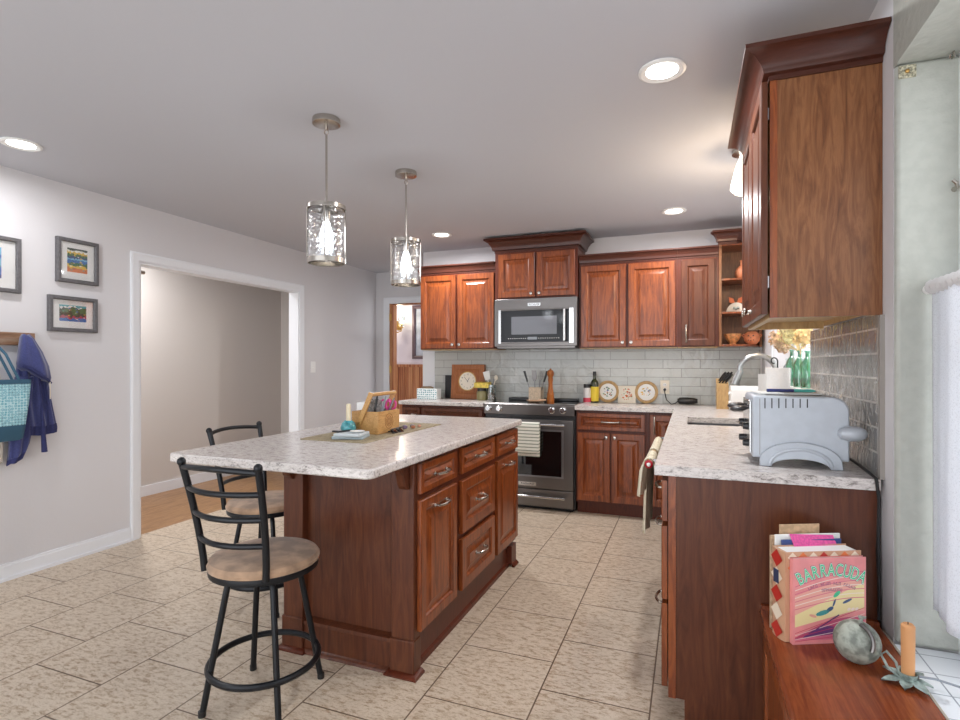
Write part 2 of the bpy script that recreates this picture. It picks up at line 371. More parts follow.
# ---------------------------------------------------------------- the room
f = B(XL - .06, .76, -1.6, 6.0, -.05, 0); struct(f, 'floor', 'floor')
struct(B(-4.95, XL - .06, .6, 5.65, -.05, 0), 'floor_hall', 'hall')
struct(B(-4.6, -2.0, 6.0, 7.3, -.05, 0), 'floor_den', 'hall')
struct(B(-5.0, .80, -1.6, 7.35, CEIL, CEIL + .08), 'ceiling', 'ceil')
w = MB()
w.box(XL - .115, XL, -1.6, 2.776, 0, CEIL); w.box(XL - .115, XL, 2.776, 4.51, 2.02, CEIL); w.box(XL - .115, XL, 4.51, 6.08, 0, CEIL)
struct(w, 'wall_left', 'wall')
w = MB(); w.box(-5.0, -4.89, .6, 5.65, 0, CEIL); w.box(-4.89, XL - .115, 5.53, 5.65, 0, CEIL); struct(w, 'wall_hall', 'wall2')
w = MB(); w.box(-2.60, .76, YB, YB + .12, 0, CEIL); w.box(-2.60, -2.48, YB + .12, 5.98, 0, CEIL); struct(w, 'wall_back', 'wall')
w = MB(); w.box(XL, -3.56, 5.98, 6.08, 0, CEIL); w.box(-3.56, -2.72, 5.98, 6.08, 2.03, CEIL); w.box(-2.72, -2.48, 5.98, 6.08, 0, CEIL); struct(w, 'wall_doorway', 'wall')
w = MB(); w.box(-4.6, -2.0, 7.2, 7.3, 0, CEIL); w.box(-4.7, -4.6, 6.08, 7.3, 0, CEIL); struct(w, 'wall_den', 'lav')
w = MB()
w.box(XR, .78, 4.46, YB, 0, CEIL); w.box(XR, .78, 3.05, 4.46, 0, 1.12); w.box(XR, .78, 3.05, 4.46, 2.05, CEIL); w.box(XR, .78, 1.93, 3.05, 0, CEIL)
struct(w, 'wall_right', 'wall')
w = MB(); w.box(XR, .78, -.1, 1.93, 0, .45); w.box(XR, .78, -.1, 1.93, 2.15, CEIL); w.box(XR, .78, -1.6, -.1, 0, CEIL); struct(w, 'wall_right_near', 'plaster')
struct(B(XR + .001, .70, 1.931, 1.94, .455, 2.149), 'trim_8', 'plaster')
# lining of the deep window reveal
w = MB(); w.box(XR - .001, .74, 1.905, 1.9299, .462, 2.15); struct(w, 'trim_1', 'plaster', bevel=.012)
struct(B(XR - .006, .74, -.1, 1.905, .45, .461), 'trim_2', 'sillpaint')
struct(B(XR - .012, XR - .0065, -.1, 1.985, .44, .464), 'trim_3', 'sillwood')
w = MB()
for a, b, c, d in ((-.1, -.04, .461, 2.15), (1.845, 1.905, .461, 2.15), (-.04, 1.845, .461, .53), (-.04, 1.845, 2.08, 2.15), (.86, .92, .53, 2.08), (-.04, .86, 1.27, 1.31), (.92, 1.845, 1.27, 1.31)):
    w.box(.705, .745, a, b, c, d)
wf = struct(w, 'window_1', 'trim'); B(.722, .728, -.04, 1.845, .53, 2.08).build('pane', 'pane', wf)
w = MB()
for a, b, c, d in ((3.05, 3.11, 1.14, 2.05), (4.40, 4.46, 1.14, 2.05), (3.11, 4.40, 1.14, 1.19), (3.11, 4.40, 2.0, 2.05), (3.74, 3.78, 1.19, 2.0)): w.box(.70, .745, a, b, c, d)
wf = struct(w, 'window_2', 'trim'); B(.72, .726, 3.11, 4.40, 1.19, 2.0).build('pane', 'pane', wf)
w = MB(); w.box(.553, .70, 3.052, 4.458, 1.12, 1.138); w.box(.553, .558, 4.40, 4.458, 1.138, 2.05); struct(w, 'trim_4', 'trim')
# backsplash
struct(B(-2.462, XR - .012, YB - .011, YB, .92, 1.412), 'trim_backsplash', 'splash')
w = MB(); w.box(XR - .011, XR, 2.025, 3.05, .92, 1.435); w.box(XR - .011, XR, 3.05, YB - .012, .92, 1.119); struct(w, 'trim_backsplash_side', 'splash_side')
struct(B(XR - .013, XR + .0005, 2.003, 2.024, .92, 1.429), 'trim_5', 'tiletrim')
struct(B(-2.60, -2.463, YB - .012, YB, .92, 1.40), 'trim_6', 'trim')
# openings
def casing(name, ax, at, a0, a1, top, cw, t, mat='trim'):
    w = MB()
    prof = [(0, 0), (0, .6 * t), (.25 * cw, t), (.6 * cw, .8 * t), (.8 * cw, t), (cw, .7 * t), (cw, 0)]
    path = [(a0, 0), (a0, top), (a1, top), (a1, 0)]; dirs = [(-1, 0), (-1, 1), (1, 1), (1, 0)]
    Ls = []
    for (a, z), (da, dz) in zip(path, dirs):
        Ls.append([((at + d, a + da * o, z + dz * o) if ax == 'x' else (a + da * o, at - d, z + dz * o)) for o, d in prof])
    w.loops(Ls); return struct(w, name, mat)
casing('trim_7', 'x', XL, 2.776, 4.51, 2.02, .068, .018)
w = MB(); w.box(XL - .118, XL + .003, 2.777, 2.79, 0, 2.006); w.box(XL - .118, XL + .003, 4.497, 4.509, 0, 2.006); w.box(XL - .118, XL + .003, 2.777, 4.509, 2.007, 2.0195); struct(w, 'trim_9', 'trim')
casing('trim_10', 'y', 5.98, -3.56, -2.72, 2.03, .08, .018)
w = MB(); w.box(-3.559, -3.515, 5.985, 6.085, 0, 2.015); w.box(-2.765, -2.721, 5.985, 6.085, 0, 2.015); w.box(-3.559, -2.721, 5.985, 6.085, 2.016, 2.029); struct(w, 'trim_11', 'orange')
w = MB()
for y0, y1 in ((-1.6, 2.706), (4.58, 5.96)):
    w.box(XL, XL + .012, y0, y1, 0, .085); w.box(XL, XL + .008, y0, y1, .085, .1); w.box(XL + .012, XL + .022, y0, y1, 0, .018)
struct(w, 'baseboard_left', 'trim')
w = MB(); w.box(-4.889, -4.876, .6, 5.53, 0, .1); w.box(-4.876, XL - .116, 5.517, 5.529, 0, .1); struct(w, 'baseboard_hall', 'trim')
# wainscot of the room beyond: boards with grooves
w = MB(); x = -4.59
while x < -2.05: w.box(x, x + .105, 7.183, 7.2, 0, 1.22); w.box(x + .105, x + .12, 7.19, 7.2, 0, 1.22); x += .12
w.box(-4.6, -2.0, 7.17, 7.2, 1.22, 1.26); struct(w, 'trim_wainscot', 'orange')
hg = MB()
for z in (1.86, 1.2, .3): hg.tube([(-3.552, 5.978, z - .045), (-3.552, 5.978, z + .045)], .007, 8); hg.box(-3.575, -3.53, 5.979, 5.982, z - .04, z + .04)
hg = hg.build('door_hinge', 'brass', None, base=(0, 0, 0)); hg['kind'] = 'structure'; hg.name = 'trim_12'

# ---------------------------------------------------------------- lights of the room
def can(x, y, label, watt=None):
    t = thing('recessed_light', label, 'ceiling light', (x, y, CEIL), 'recessed ceiling lights')
    MB().lathe([(.062, 0), (.09, 0), (.09, -.006), (.08, -.01), (.062, -.004)], (x, y, CEIL - .0005), n=28).build('trim_ring', 'white', t)
    MB().lathe([(0, -.002), (.062, -.002), (.062, -.005), (0, -.006)], (x, y, CEIL), n=28).build('lens', 'lamp', t)
    l = bpy.data.lights.new('can_lamp', 'AREA'); l.shape = 'DISK'; l.size = .12; l.energy = watt or CAN_W; l.color = (.98, .98, 1); l.spread = math.radians(175)
    o = bpy.data.objects.new('can_lamp', l); C.objects.link(o); o.location = (0, 0, -.012); o.parent = t
can(-3.284, 1.775, 'recessed ceiling light nearest the left wall with the pictures', 5)
can(-.103, 2.244, 'largest recessed ceiling light, nearest the tall side of the right wall cabinet')
can(-.114, 4.35, 'recessed ceiling light above the double doored cabinet right of the microwave', 9)
can(-4.38, 3.2, 'added unseen ceiling light brightening the hallway beyond the wide opening', 16)  # extra fixture out of view, added to lift the dark hallway
can(-2.08, 4.40, 'recessed ceiling light above the wall cabinet left of the microwave', 12)
t = thing('ceiling_fixture', 'white glass drum light on the ceiling, half hidden by the right wall cabinet', 'ceiling light', (.288, 3.25, CEIL))
MB().lathe([(0, 0), (.075, 0), (.075, -.02), (.03, -.03), (0, -.03)], (.288, 3.25, CEIL - .0005)).build('canopy', 'nickel', t)
MB().lathe([(.035, -.03), (.06, -.1), (.082, -.19), (.083, -.21), (.06, -.232), (0, -.238)], (.288, 3.25, CEIL)).build('shade', plain('fixture_glass', (255, 250, 240), .3, emis=2.2), t)
l = bpy.data.lights.new('fixture_lamp', 'POINT'); l.energy = 10; l.shadow_soft_size = .06; l.color = (1, .78, .55); o = bpy.data.objects.new('fixture_lamp', l); C.objects.link(o); o.location = (-.0, 0, -.28); o.parent = t

def pendant():
    t = thing('pendant_light', '', 'pendant light', (0, 0, 0), 'pendant lights over the island', local=True)
    MB().lathe([(0, 0), (.064, 0), (.066, -.012), (.064, -.026), (.05, -.03), (0, -.03)], n=32).build('ceiling_canopy', 'nickel', t)
    s = MB(); s.tube([(0, 0, -.03), (0, 0, -.052)], .006, 8); s.tube([(.011 * math.cos(a), 0, -.062 + .011 * math.sin(a)) for a in [k * PI / 6 for k in range(12)]], .003, 6, True)
    s.tube([(0, 0, -.07), (0, 0, -.42)], .0055, 10); s.build('stem', 'nickel', t)
    r = .087
    s = MB()
    s.lathe([(r, -.412), (r + .003, -.412), (r + .003, -.43), (r, -.43), (r, -.412)], n=36)
    s.box(-r, r, -.007, .007, -.418, -.413); s.box(-.007, .007, -r, r, -.418, -.413)
    for a in range(4):
        c, q = math.cos(a * PI / 2 + .55) * (r + .001), math.sin(a * PI / 2 + .55) * (r + .001); s.tube([(c, q, -.42), (c, q, -.67)], .0035, 6)
    s.lathe([(r, -.662), (r + .003, -.662), (r + .003, -.684), (r - .004, -.684), (r - .004, -.680), (r, -.662)], n=36)
    s.build('metal_frame', 'nickel', t)
    MB().loops([[((r - .004) * math.cos(2 * PI * k / 36), (r - .004) * math.sin(2 * PI * k / 36), z) for k in range(36)] for z in (-.43, -.662)], cap0=False, cap1=False).build('glass_shade', 'pglass', t)
    MB().lathe([(0, -.418), (.019, -.418), (.021, -.47), (.015, -.485), (0, -.485)], n=16).build('socket', 'nickel', t)
    MB().lathe([(0, -.485), (.014, -.487), (.026, -.53), (.031, -.56), (.027, -.59), (.014, -.607), (0, -.61)], n=18).build('bulb', 'bulb', t)
    l = bpy.data.lights.new('pendant_lamp', 'POINT'); l.energy = PEND_W; l.shadow_soft_size = .035; l.color = (.96, .98, 1)
    o = bpy.data.objects.new('pendant_lamp', l); C.objects.link(o); o.location = (0, 0, -.56); o.parent = t
    return t
p = pendant(); p.location = (-1.605, 2.12, CEIL); p['label'] = 'nearer and larger crackled glass pendant light, over the front of the island'
dup(p, (-1.6, 2.88, CEIL), 0, 'farther crackled glass pendant light, over the back of the island')

# ---------------------------------------------------------------- island
WT = .92
def round_rect(x0, x1, y0, y1, r, n=5):
    P = []
    for cx, cy, a in ((x1 - r, y0 + r, -PI / 2), (x1 - r, y1 - r, 0), (x0 + r, y1 - r, PI / 2), (x0 + r, y0 + r, PI)):
        P += [(cx + r * math.cos(a + k * PI / 2 / n), cy + r * math.sin(a + k * PI / 2 / n)) for k in range(n + 1)]
    return P
o = MB().prism(round_rect(-1.95, -1.0, 1.555, 3.335, .035), (0, 0, .885), X, Y, Z, .035).build('island_worktop', 'granite', bevel=.006)
tag(o, 'speckled pale granite worktop slab of the kitchen island', 'worktop')
IX, IY0, IY1, IL = -1.045, 1.945, 3.315, -1.705
isl = thing('kitchen_island', 'cherry wood kitchen island cabinet with drawers under a granite worktop', 'kitchen island', (-1.38, 2.6, 0))
w = MB(); w.box(IL, IX, IY0 + .05, IY1, .152, .884); w.box(IL + .06, IX - .05, IY0 + .08, IY1 - .03, 0, .152); w.build('cabinet_body', 'frame_wood', isl)
B(IL + .095, IX - .105, IY0 + .035, IY0 + .05, .14, .884).build('end_panel', 'cherry_dark', isl)
for x0 in (IL, IX - .105):
    w = B(x0, x0 + .105, IY0, IY0 + .05, .14, .884); w.build('corner_post', 'cherry_dark', isl, bevel=.003)
    B(x0 - .004, x0 + .109, IY0 - .008, IY0 + .055, .016, .15).build('post_base', 'cherry_dark', isl, bevel=.004)
    w = MB(); w.crown([(x0 - .004, IY0 + .055), (x0 - .004, IY0 - .008), (x0 + .109, IY0 - .008), (x0 + .109, IY0 + .055)], [(0, .0), (.018, 0), (.018, .008), (.008, .017), (0, .02)]); w.build('foot', 'frame_wood', isl)
    cx = x0 + (.02 if x0 == IL else .045); pts = [(0, 0), (-.085, 0), (-.085, -.018), (-.06, -.03), (-.04, -.06), (-.03, -.1), (-.012, -.118), (0, -.12)]
    MB().prism(pts, (cx, IY0 - .0005, .8835), Y, Z, X, .042).build('corbel', 'cherry_dark', isl, bevel=.003)
w = B(IL + .105, IX - .105, IY0 + .005, IY0 + .04, .016, .125); w.crown([(IL + .105, IY0 + .005), (IX - .105, IY0 + .005)], [(0, .125), (.006, .125), (.004, .14), (-.03, .148), (-.03, .125)])
w.crown([(IL + .11, IY0 + .005), (IX - .11, IY0 + .005)], [(0, 0), (.018, 0), (.016, .008), (.006, .017), (0, .02)]); w.build('base_moulding', 'cherry_dark', isl)
w = B(IX - .04, IX - .028, IY0 + .06, IY1 - .09, 0, .15); w.crown([(IX - .028, IY0 + .06), (IX - .028, IY1 - .09)], [(0, 0), (.012, 0), (.01, .02), (0, .03)]); w.build('toe_kick', 'frame_wood', isl)
w = B(IX - .09, IX + .004, IY1 - .09, IY1, .016, .13); w.crown([(IX + .004, IY1 - .09), (IX + .004, IY1 + .0)], [(0, 0), (.018, 0), (.016, .008), (.006, .017), (0, .02)]); w.build('back_foot', 'frame_wood', isl)
xd = IX + .0215
def idr(y0, y1, z0, z1, nm, pu, hv):
    return door(isl, (xd, y0, z0), Y, Z, X, y1 - y0, z1 - z0, nm, 'cherry', pull=('bar', (y1 - y0) / 2, hv), st=.05 if nm == 'door' else None)
cols = ((1.972, 2.335), (2.40, 2.865), (2.915, 3.300))
for y0, y1 in cols: idr(y0, y1, .742, .866, 'drawer', 0, .062)
idr(*cols[0], .178, .715, 'door', 0, .49); idr(*cols[2], .178, .715, 'door', 0, .495)
idr(*cols[1], .452, .708, 'drawer', 0, .13); idr(*cols[1], .178, .424, 'drawer', 0, .13)

# ---------------------------------------------------------------- base cabinets and worktops
FY, DY = 4.582, 4.56
def toe(w, x0, x1): w.box(x0, x1, FY + .06, FY + .075, 0, .105)
cb = thing('base_cabinet', 'cherry base cabinet with one wide drawer over two doors, right of the range', 'base cabinet', (-.61, 4.8, 0))
w = B(-.902, -.318, FY, YB - .012, .105, .884); toe(w, -.902, -.318); w.build('cabinet_body', 'frame_wood', cb)
door(cb, (-.888, DY, .718), X, Z, -Y, .548, .142, 'drawer', 'cherry', pull=('bar', .274, .072, .14))
door(cb, (-.888, DY, .122), X, Z, -Y, .268, .574, 'door', 'cherry', pull=('knob', .24, .54))
door(cb, (-.608, DY, .122), X, Z, -Y, .268, .574, 'door', 'cherry', pull=('knob', .028, .54))
cb = thing('corner_base_cabinet', 'narrow cherry corner base cabinet door beside the peninsula', 'base cabinet', (-.2, 4.8, 0))
w = B(-.3165, -.09, FY, YB - .012, .105, .884); toe(w, -.3165, -.09); w.build('cabinet_body', 'frame_wood', cb)
door(cb, (-.300, DY, .122), X, Z, -Y, .2, .738, 'door', 'cherry', pull=('vbar', .034, .655, .135))
cb = thing('base_cabinet', 'cherry base cabinet with top drawers left of the range, mostly behind the island', 'base cabinet', (-2.16, 4.8, 0))
w = B(-2.585, -1.742, FY, YB - .012, .105, .884); toe(w, -2.585, -1.742); w.build('cabinet_body', 'frame_wood', cb)
door(cb, (-2.575, DY, .718), X, Z, -Y, .19, .142, 'drawer', 'cherry_dark', pull=('bar', .13, .075, .05)); door(cb, (-2.365, DY, .718), X, Z, -Y, .615, .142, 'drawer', 'cherry_dark', pull=('bar', .31, .04, .12))
door(cb, (-2.575, DY, .122), X, Z, -Y, .19, .574, 'door', 'cherry_dark'); door(cb, (-2.365, DY, .122), X, Z, -Y, .302, .574, 'door', 'cherry_dark', pull=('knob', .27, .54)); door(cb, (-2.052, DY, .122), X, Z, -Y, .302, .574, 'door', 'cherry_dark', pull=('knob', .03, .54))
o = B(-2.60, -1.735, 4.53, YB - .012, .885, WT).build('worktop', 'granite', bevel=.005); tag(o, 'short speckled granite worktop under the wooden clock, left of the range', 'worktop')
PX0, PY0 = -.071, 2.022
pen = thing('peninsula_cabinet', 'end cherry cabinet of the sink run with a large plain side panel', 'base cabinet', (.25, 2.3, 0))
w = MB(); w.box(PX0, XR - .014, PY0 + .012, 2.62, .1, .884); w.box(PX0 + .055, XR - .014, PY0 + .012, 2.62, 0, .1); w.build('cabinet_body', 'frame_wood', pen)
w = MB(); w.prism([(PX0, .1), (PX0 + .053, .1), (PX0 + .053, 0), (XR - .014, 0), (XR - .014, .884), (PX0, .884)], (0, PY0, 0), X, Z, Y, .0115); w.build('side_panel', 'cherry_dark', pen)
B(PX0 - .0005, PX0 + .025, PY0 - .004, PY0 - .0005, .1, .884).build('edge_stile', 'cherry', pen)
def pdoor(par, y0, y1, z0, z1, nm, pull=None, mat='cherry'): return door(par, (PX0 - .024, y1, z0), -Y, Z, -X, y1 - y0, z1 - z0, nm, mat, pull=pull)
pdoor(pen, 2.03, 2.60, .718, .862, 'drawer', ('bar', .285, .07)); pdoor(pen, 2.03, 2.60, .44, .70, 'drawer', ('bar', .285, .2)); pdoor(pen, 2.03, 2.60, .13, .425, 'drawer', ('bar', .285, .2))
dw = thing('dishwasher', 'black dishwasher front in the sink run, seen edge on past the end cabinet', 'dishwasher', (.22, 2.93, 0))
B(PX0, XR - .02, 2.625, 3.225, .1, .884).build('body', 'black', dw); B(PX0 - .03, PX0 - .001, 2.63, 3.22, .11, .875).build('door', 'blackglass', dw, bevel=.004)
bar_pull((PX0 - .0305, 2.925, .80), Y, -X, .46, dw)
sk = thing('sink_cabinet', 'cherry sink base cabinet between the dishwasher and the corner', 'base cabinet', (.2, 3.8, 0))
w = MB(); w.box(PX0, XR - .014, 3.23, 3.25, .1, .884); w.box(PX0, XR - .014, 4.36, 4.38, .1, .884); w.box(PX0, XR - .014, 3.25, 4.36, .1, .12); w.box(PX0, PX0 + .02, 3.25, 4.36, .12, .884); w.box(PX0 + .055, XR - .02, 3.24, 4.37, 0, .1); w.build('cabinet_body', 'frame_wood', sk)
pdoor(sk, 3.24, 3.80, .13, .862, 'door', ('knob', .53, .6)); pdoor(sk, 3.81, 4.36, .13, .862, 'door', ('knob', .03, .6))
# L-shaped worktop with a sink cut-out
w = MB(); sx0, sx1, sy0, sy1 = -.015, .395, 3.39, 3.86; a0, a1 = -.117, XR - .0115
poly = [(a0, 2.0), (a1, 2.0), (a1, YB - .0115), (-.905, YB - .0115), (-.905, 4.53), (a0, 4.53)]
bmx = bmesh.new()
for (x0, x1, y0, y1) in ((a0, a1, 2.0, sy0), (a0, sx0, sy0, sy1), (sx1, a1, sy0, sy1), (a0, a1, sy1, 4.53), (-.905, a0, 4.53, YB - .0115), (a0, a1, 4.53, YB - .0115)):
    for z in (.885, WT):
        bmx.faces.new([bmx.verts.new(p) for p in ((x0, y0, z), (x1, y0, z), (x1, y1, z), (x0, y1, z))])
def wall_strip(pl):
    for i in range(len(pl)):
        a, b = pl[i], pl[(i + 1) % len(pl)]
        bmx.faces.new([bmx.verts.new(p) for p in ((a[0], a[1], .885), (b[0], b[1], .885), (b[0], b[1], WT), (a[0], a[1], WT))])
wall_strip(poly); wall_strip([(sx0, sy0), (sx0, sy1), (sx1, sy1), (sx1, sy0)])
bmesh.ops.remove_doubles(bmx, verts=bmx.verts[:], dist=1e-5)
w = MB(); bmx.verts.index_update(); w.add([v.co.copy() for v in bmx.verts], [[v.index for v in f_.verts] for f_ in bmx.faces]); bmx.free()
o = w.build('worktop', 'granite'); tag(o, 'L-shaped speckled granite worktop around the sink, carrying the grey toaster', 'worktop')
sn = thing('sink', 'stainless steel undermount sink bowl set in the granite worktop', 'sink', (.19, 3.62, .7))
w = MB(); w.loops([[(p[0], p[1], z) for p in round_rect(sx0 - i, sx1 + i, sy0 - i, sy1 + i, .04)] for i, z in ((.012, .8845), (.001, .8845), (.001, .86), (-.004, .72), (-.03, .70))], cap0=False); w.build('bowl', 'steel', sn)
MB().lathe([(0, .7015), (.04, .7015), (.043, .704), (0, .7045)], (.19, 3.62, 0)).build('drain', 'chrome', sn)
fc = thing('faucet', 'arched brushed steel pull-down kitchen faucet behind the sink', 'faucet', (.475, 3.6, WT))
MB().lathe([(0, WT), (.03, WT), (.03, WT + .008), (.022, WT + .02), (.021, WT + .12), (.016, WT + .14), (0, WT + .14)], (.475, 3.6, 0)).build('base', 'chrome', fc)
pts = [(.475, 3.6, WT + .13), (.475, 3.6, 1.2)] + [(.375 + .1 * math.cos(a), 3.6, 1.225 + .1 * math.sin(a)) for a in [i * PI / 10 for i in range(0, 10)]] + [(.279, 3.6, 1.215)]
MB().tube(pts, .0165, 12).build('spout', 'steelb', fc)
MB().tube([(.283, 3.6, 1.235), (.252, 3.6, 1.15)], [.0185, .024], 14).build('spray_head', 'steelb', fc)
MB().tube([(.475, 3.58, WT + .09), (.475, 3.53, WT + .1), (.475, 3.48, WT + .13)], [.009, .007, .006], 8).build('lever', 'chrome', fc)

# ---------------------------------------------------------------- wall cabinets
UY, UD = 4.732, 4.71
UP, UT = 1.412, 2.135
def crown_prof(z, h, d):
    return [(-.012, z), (.004, z), (.004, z + .16 * h), (.01 * d / .04, z + .2 * h), (.012 * d / .04, z + .32 * h), (.3 * d, z + .36 * h), (.4 * d, z + .5 * h), (.62 * d, z + .72 * h), (.9 * d, z + .84 * h), (d, z + .86 * h), (d, z + h), (-.012, z + h)]
def upper(name, label, x0, x1, z0, z1, fy, doors, mats, bot=True):
    c = thing(name, label, 'wall cabinet', ((x0 + x1) / 2, (fy + YB) / 2, z0))
    w = B(x0, x1, fy, YB - .0005, z0, z1); w.build('cabinet_body', 'frame_wood', c)
    B(x0 + .003, x1 - .003, fy + .004, YB - .02, z0 - .006, z0 - .0005).build('bottom_rail', 'maple', c)
    for (a, b, za, zb, pull), m in zip(doors, mats): door(c, (a, fy - .022, za), X, Z, -Y, b - a, zb - za, 'door', m, pull=pull)
    return c
c = upper('wall_cabinet', 'tall two-door cherry wall cabinet left of the microwave', -2.465, -1.684, UP, UT + .085, UY,
    [(-2.455, -2.083, 1.42, 2.12, ('knob', .345, .035)), (-2.063, -1.694, 1.42, 2.12, ('knob', .025, .035))], ['cherry', 'cherry'])
MB().crown([(-2.468, YB - .01), (-2.468, UY), (-1.685, UY)], crown_prof(UT, .085, .045)).build('crown_moulding', 'crown', c)
c = upper('wall_cabinet', 'short two-door cherry cabinet with tall crown directly above the microwave', -1.678, -.912, 1.862, 2.3, 4.702,
    [(-1.64, -1.298, 1.875, 2.272, ('knob', .315, .03)), (-1.28, -.935, 1.875, 2.272, ('knob', .03, .03))], ['cherry', 'cherry'])
MB().crown([(-1.678, YB - .01), (-1.678, 4.702), (-.912, 4.702), (-.912, YB - .01)], crown_prof(2.29, .125, .085)).build('crown_moulding', 'crown', c)
c = upper('wall_cabinet', 'two-door cherry wall cabinet right of the microwave, lightest doors', -.905, -.0975, UP, UT + .085, UY,
    [(-.888, -.508, 1.42, 2.12, ('knob', .355, .035)), (-.487, -.112, 1.42, 2.12, ('knob', .025, .035))], ['cherry', 'cherry'])
MB().crown([(-.905, UY), (-.0975, UY)], crown_prof(UT, .085, .045)).build('crown_moulding', 'crown', c)
c = upper('wall_cabinet', 'narrow single-door cherry wall cabinet beside the open shelves', -.097, .214, UP, UT + .085, UY,
    [(-.067, .186, 1.42, 2.12, ('vbar', .038, .1, .13))], ['cherry_dark'])
MB().crown([(-.097, UY), (.214, UY)], crown_prof(UT, .085, .045)).build('crown_moulding', 'crown', c)
# open corner shelves
c = thing('corner_shelf_unit', 'open cherry shelf unit with clay pottery beside the window', 'shelf unit', (.38, 4.88, UP))
w = MB(); w.box(.216, .235, UY - .02, YB - .0005, UP, 2.23); w.box(.235, .545, YB - .02, YB - .0005, UP, 2.23); w.box(.527, .545, 4.92, YB - .02, UP, 2.23); w.build('frame', 'cherry_panel', c)
for z in (UP, 1.672, 1.938, 2.215):
    pl = [(.2355, YB - .021), (.2355, UY - .012), (.33, UY - .012), (.44, UY + .0), (.526, 4.925), (.526, YB - .021)]
    MB().prism(pl, (0, 0, z), X, Y, Z, .017).build('shelf', 'cherry', c, bevel=.003)
MB().crown([(.212, UY - .005), (.216, UY - .022), (.34, UY - .022), (.546, 4.92)], crown_prof(2.225, .105, .06)).build('crown_moulding', 'crown', c)
# right wall cabinet
RX0, RY0, RY1, RZ0, RZ1 = .247, 2.022, 2.74, 1.43, 2.22
c = thing('wall_cabinet', 'large cherry wall cabinet on the right wall, side panel facing the room', 'wall cabinet', (.4, 2.4, RZ0))
w = MB(); w.box(RX0, XR - .0005, RY0 + .011, RY1, RZ0 + .03, RZ1 + .06); w.box(RX0, RX0 + .02, RY0 + .011, RY1, RZ0, RZ0 + .03); w.box(XR - .02, XR - .0125, RY0 + .011, RY1, RZ0 + .01, RZ0 + .03); w.box(RX0 + .02, XR - .02, RY0 + .011, RY0 + .03, RZ0, RZ0 + .03); w.box(RX0 + .02, XR - .02, RY1 - .02, RY1, RZ0, RZ0 + .03)
w.build('cabinet_body', 'maple', c)
B(RX0, RX0 + .022, RY0 - .004, RY0 + .0105, RZ0, RZ1 + .05).build('face_stile', 'cherry', c)
B(RX0 + .0225, XR - .001, RY0, RY0 + .0105, RZ0, RZ1 + .05).build('side_panel', 'cherry_panel', c)
d = MB().panel((RX0 - .026, RY1 - .015, RZ0 + .012), -Y, Z, -X, .355, .775, door_prof(.355, .775)).build('door', 'cherry_dark', c, ang=20); knob((RX0 - .0262, RY1 - .325, RZ0 + .05), -X, d)
d = MB().panel((RX0 - .026, RY0 + .345, RZ0 + .012), -Y, Z, -X, .345, .775, door_prof(.345, .775)).build('door', 'cherry_dark', c, ang=20); knob((RX0 - .0262, RY0 + .31, RZ0 + .05), -X, d)
for z in (RZ0 + .12, RZ0 + .68): MB().tube([(RX0 - .003, RY0 + .004, z - .02), (RX0 - .003, RY0 + .004, z + .02)], .003, 6).build('hinge', 'steel', c)
MB().crown([(XR - .002, RY1), (RX0, RY1), (RX0, RY0 - .004), (XR - .002, RY0 - .004)], crown_prof(2.215, .095, .08)).build('crown_moulding', 'crown', c)

# ---------------------------------------------------------------- range and microwave
rg = thing('range', 'stainless steel slide-in electric range with black oven window', 'range', (-1.32, 4.8, 0))
x0, x1 = -1.728, -.909
w = MB(); w.box(x0, x1, 4.585, YB - .03, .03, .905); w.box(x0 + .03, x1 - .03, 4.62, 5.0, 0, .03); w.build('body', 'black', rg)
w = B(x0 - .002, x1 + .002, 4.56, YB - .03, .905, .926); w.build('cooktop', 'blackglass', rg, bevel=.003)
B(x0 + .1, x1 - .05, 4.94, YB - .035, .9265, .95).build('rear_vent', 'black', rg, bevel=.006)
w = MB(); w.prism([(4.545, .828), (4.584, .828), (4.584, .905), (4.56, .926), (4.55, .926), (4.54, .915)], (x0, 0, 0), Y, Z, X, x1 - x0); cp = w.build('control_panel', 'dsteel', rg, bevel=.002)
for xk in (-1.683, -1.583, -1.106, -1.008):
    MB().lathe([(0, 0), (.03, 0), (.03, .006), (.026, .008), (.024, .03), (.02, .034), (0, .034)], (xk, 4.5425, .876), -Y, 22).build('knob', 'chrome', cp)
w = MB(); w.box(x0 + .014, x1 - .014, 4.55, 4.584, .19, .79); od = w.build('oven_door', 'dsteel', rg, bevel=.004)
w = MB(); w.panel((-1.63, 4.5495, .29), X, Z, -Y, .625, .415, [(0, -.002), (0, .004), (.01, .004), (.014, .001)], 'steel'); w.box(-1.612, -1.023, 4.547, 4.5494, .305, .69, 'blackglass'); w.build('window', None, od)
w = MB(); w.tube([(-1.66, 4.5, .752), (-.985, 4.5, .752)], .013, 12); [w.tube([(q, 4.5495, .752), (q, 4.5, .752)], .01, 10) for q in (-1.62, -1.02)]; w.build('handle', 'chrome', od)
w = MB(); w.box(-1.405, -1.245, 4.546, 4.5495, .212, .243, 'chrome'); text_into(w, 'KitchenAid', .026, (-1.325, 4.5458, .2275), X, Z, -Y, 'black'); w.build('nameplate', None, od)
dr = B(x0 + .014, x1 - .014, 4.555, 4.584, .035, .182).build('warming_drawer', 'dsteel', rg, bevel=.004)
w = MB(); w.tube([(-1.66, 4.508, .128), (-.985, 4.508, .128)], .011, 12); [w.tube([(q, 4.5545, .128), (q, 4.508, .128)], .009, 10) for q in (-1.62, -1.02)]; w.build('handle', 'chrome', dr)
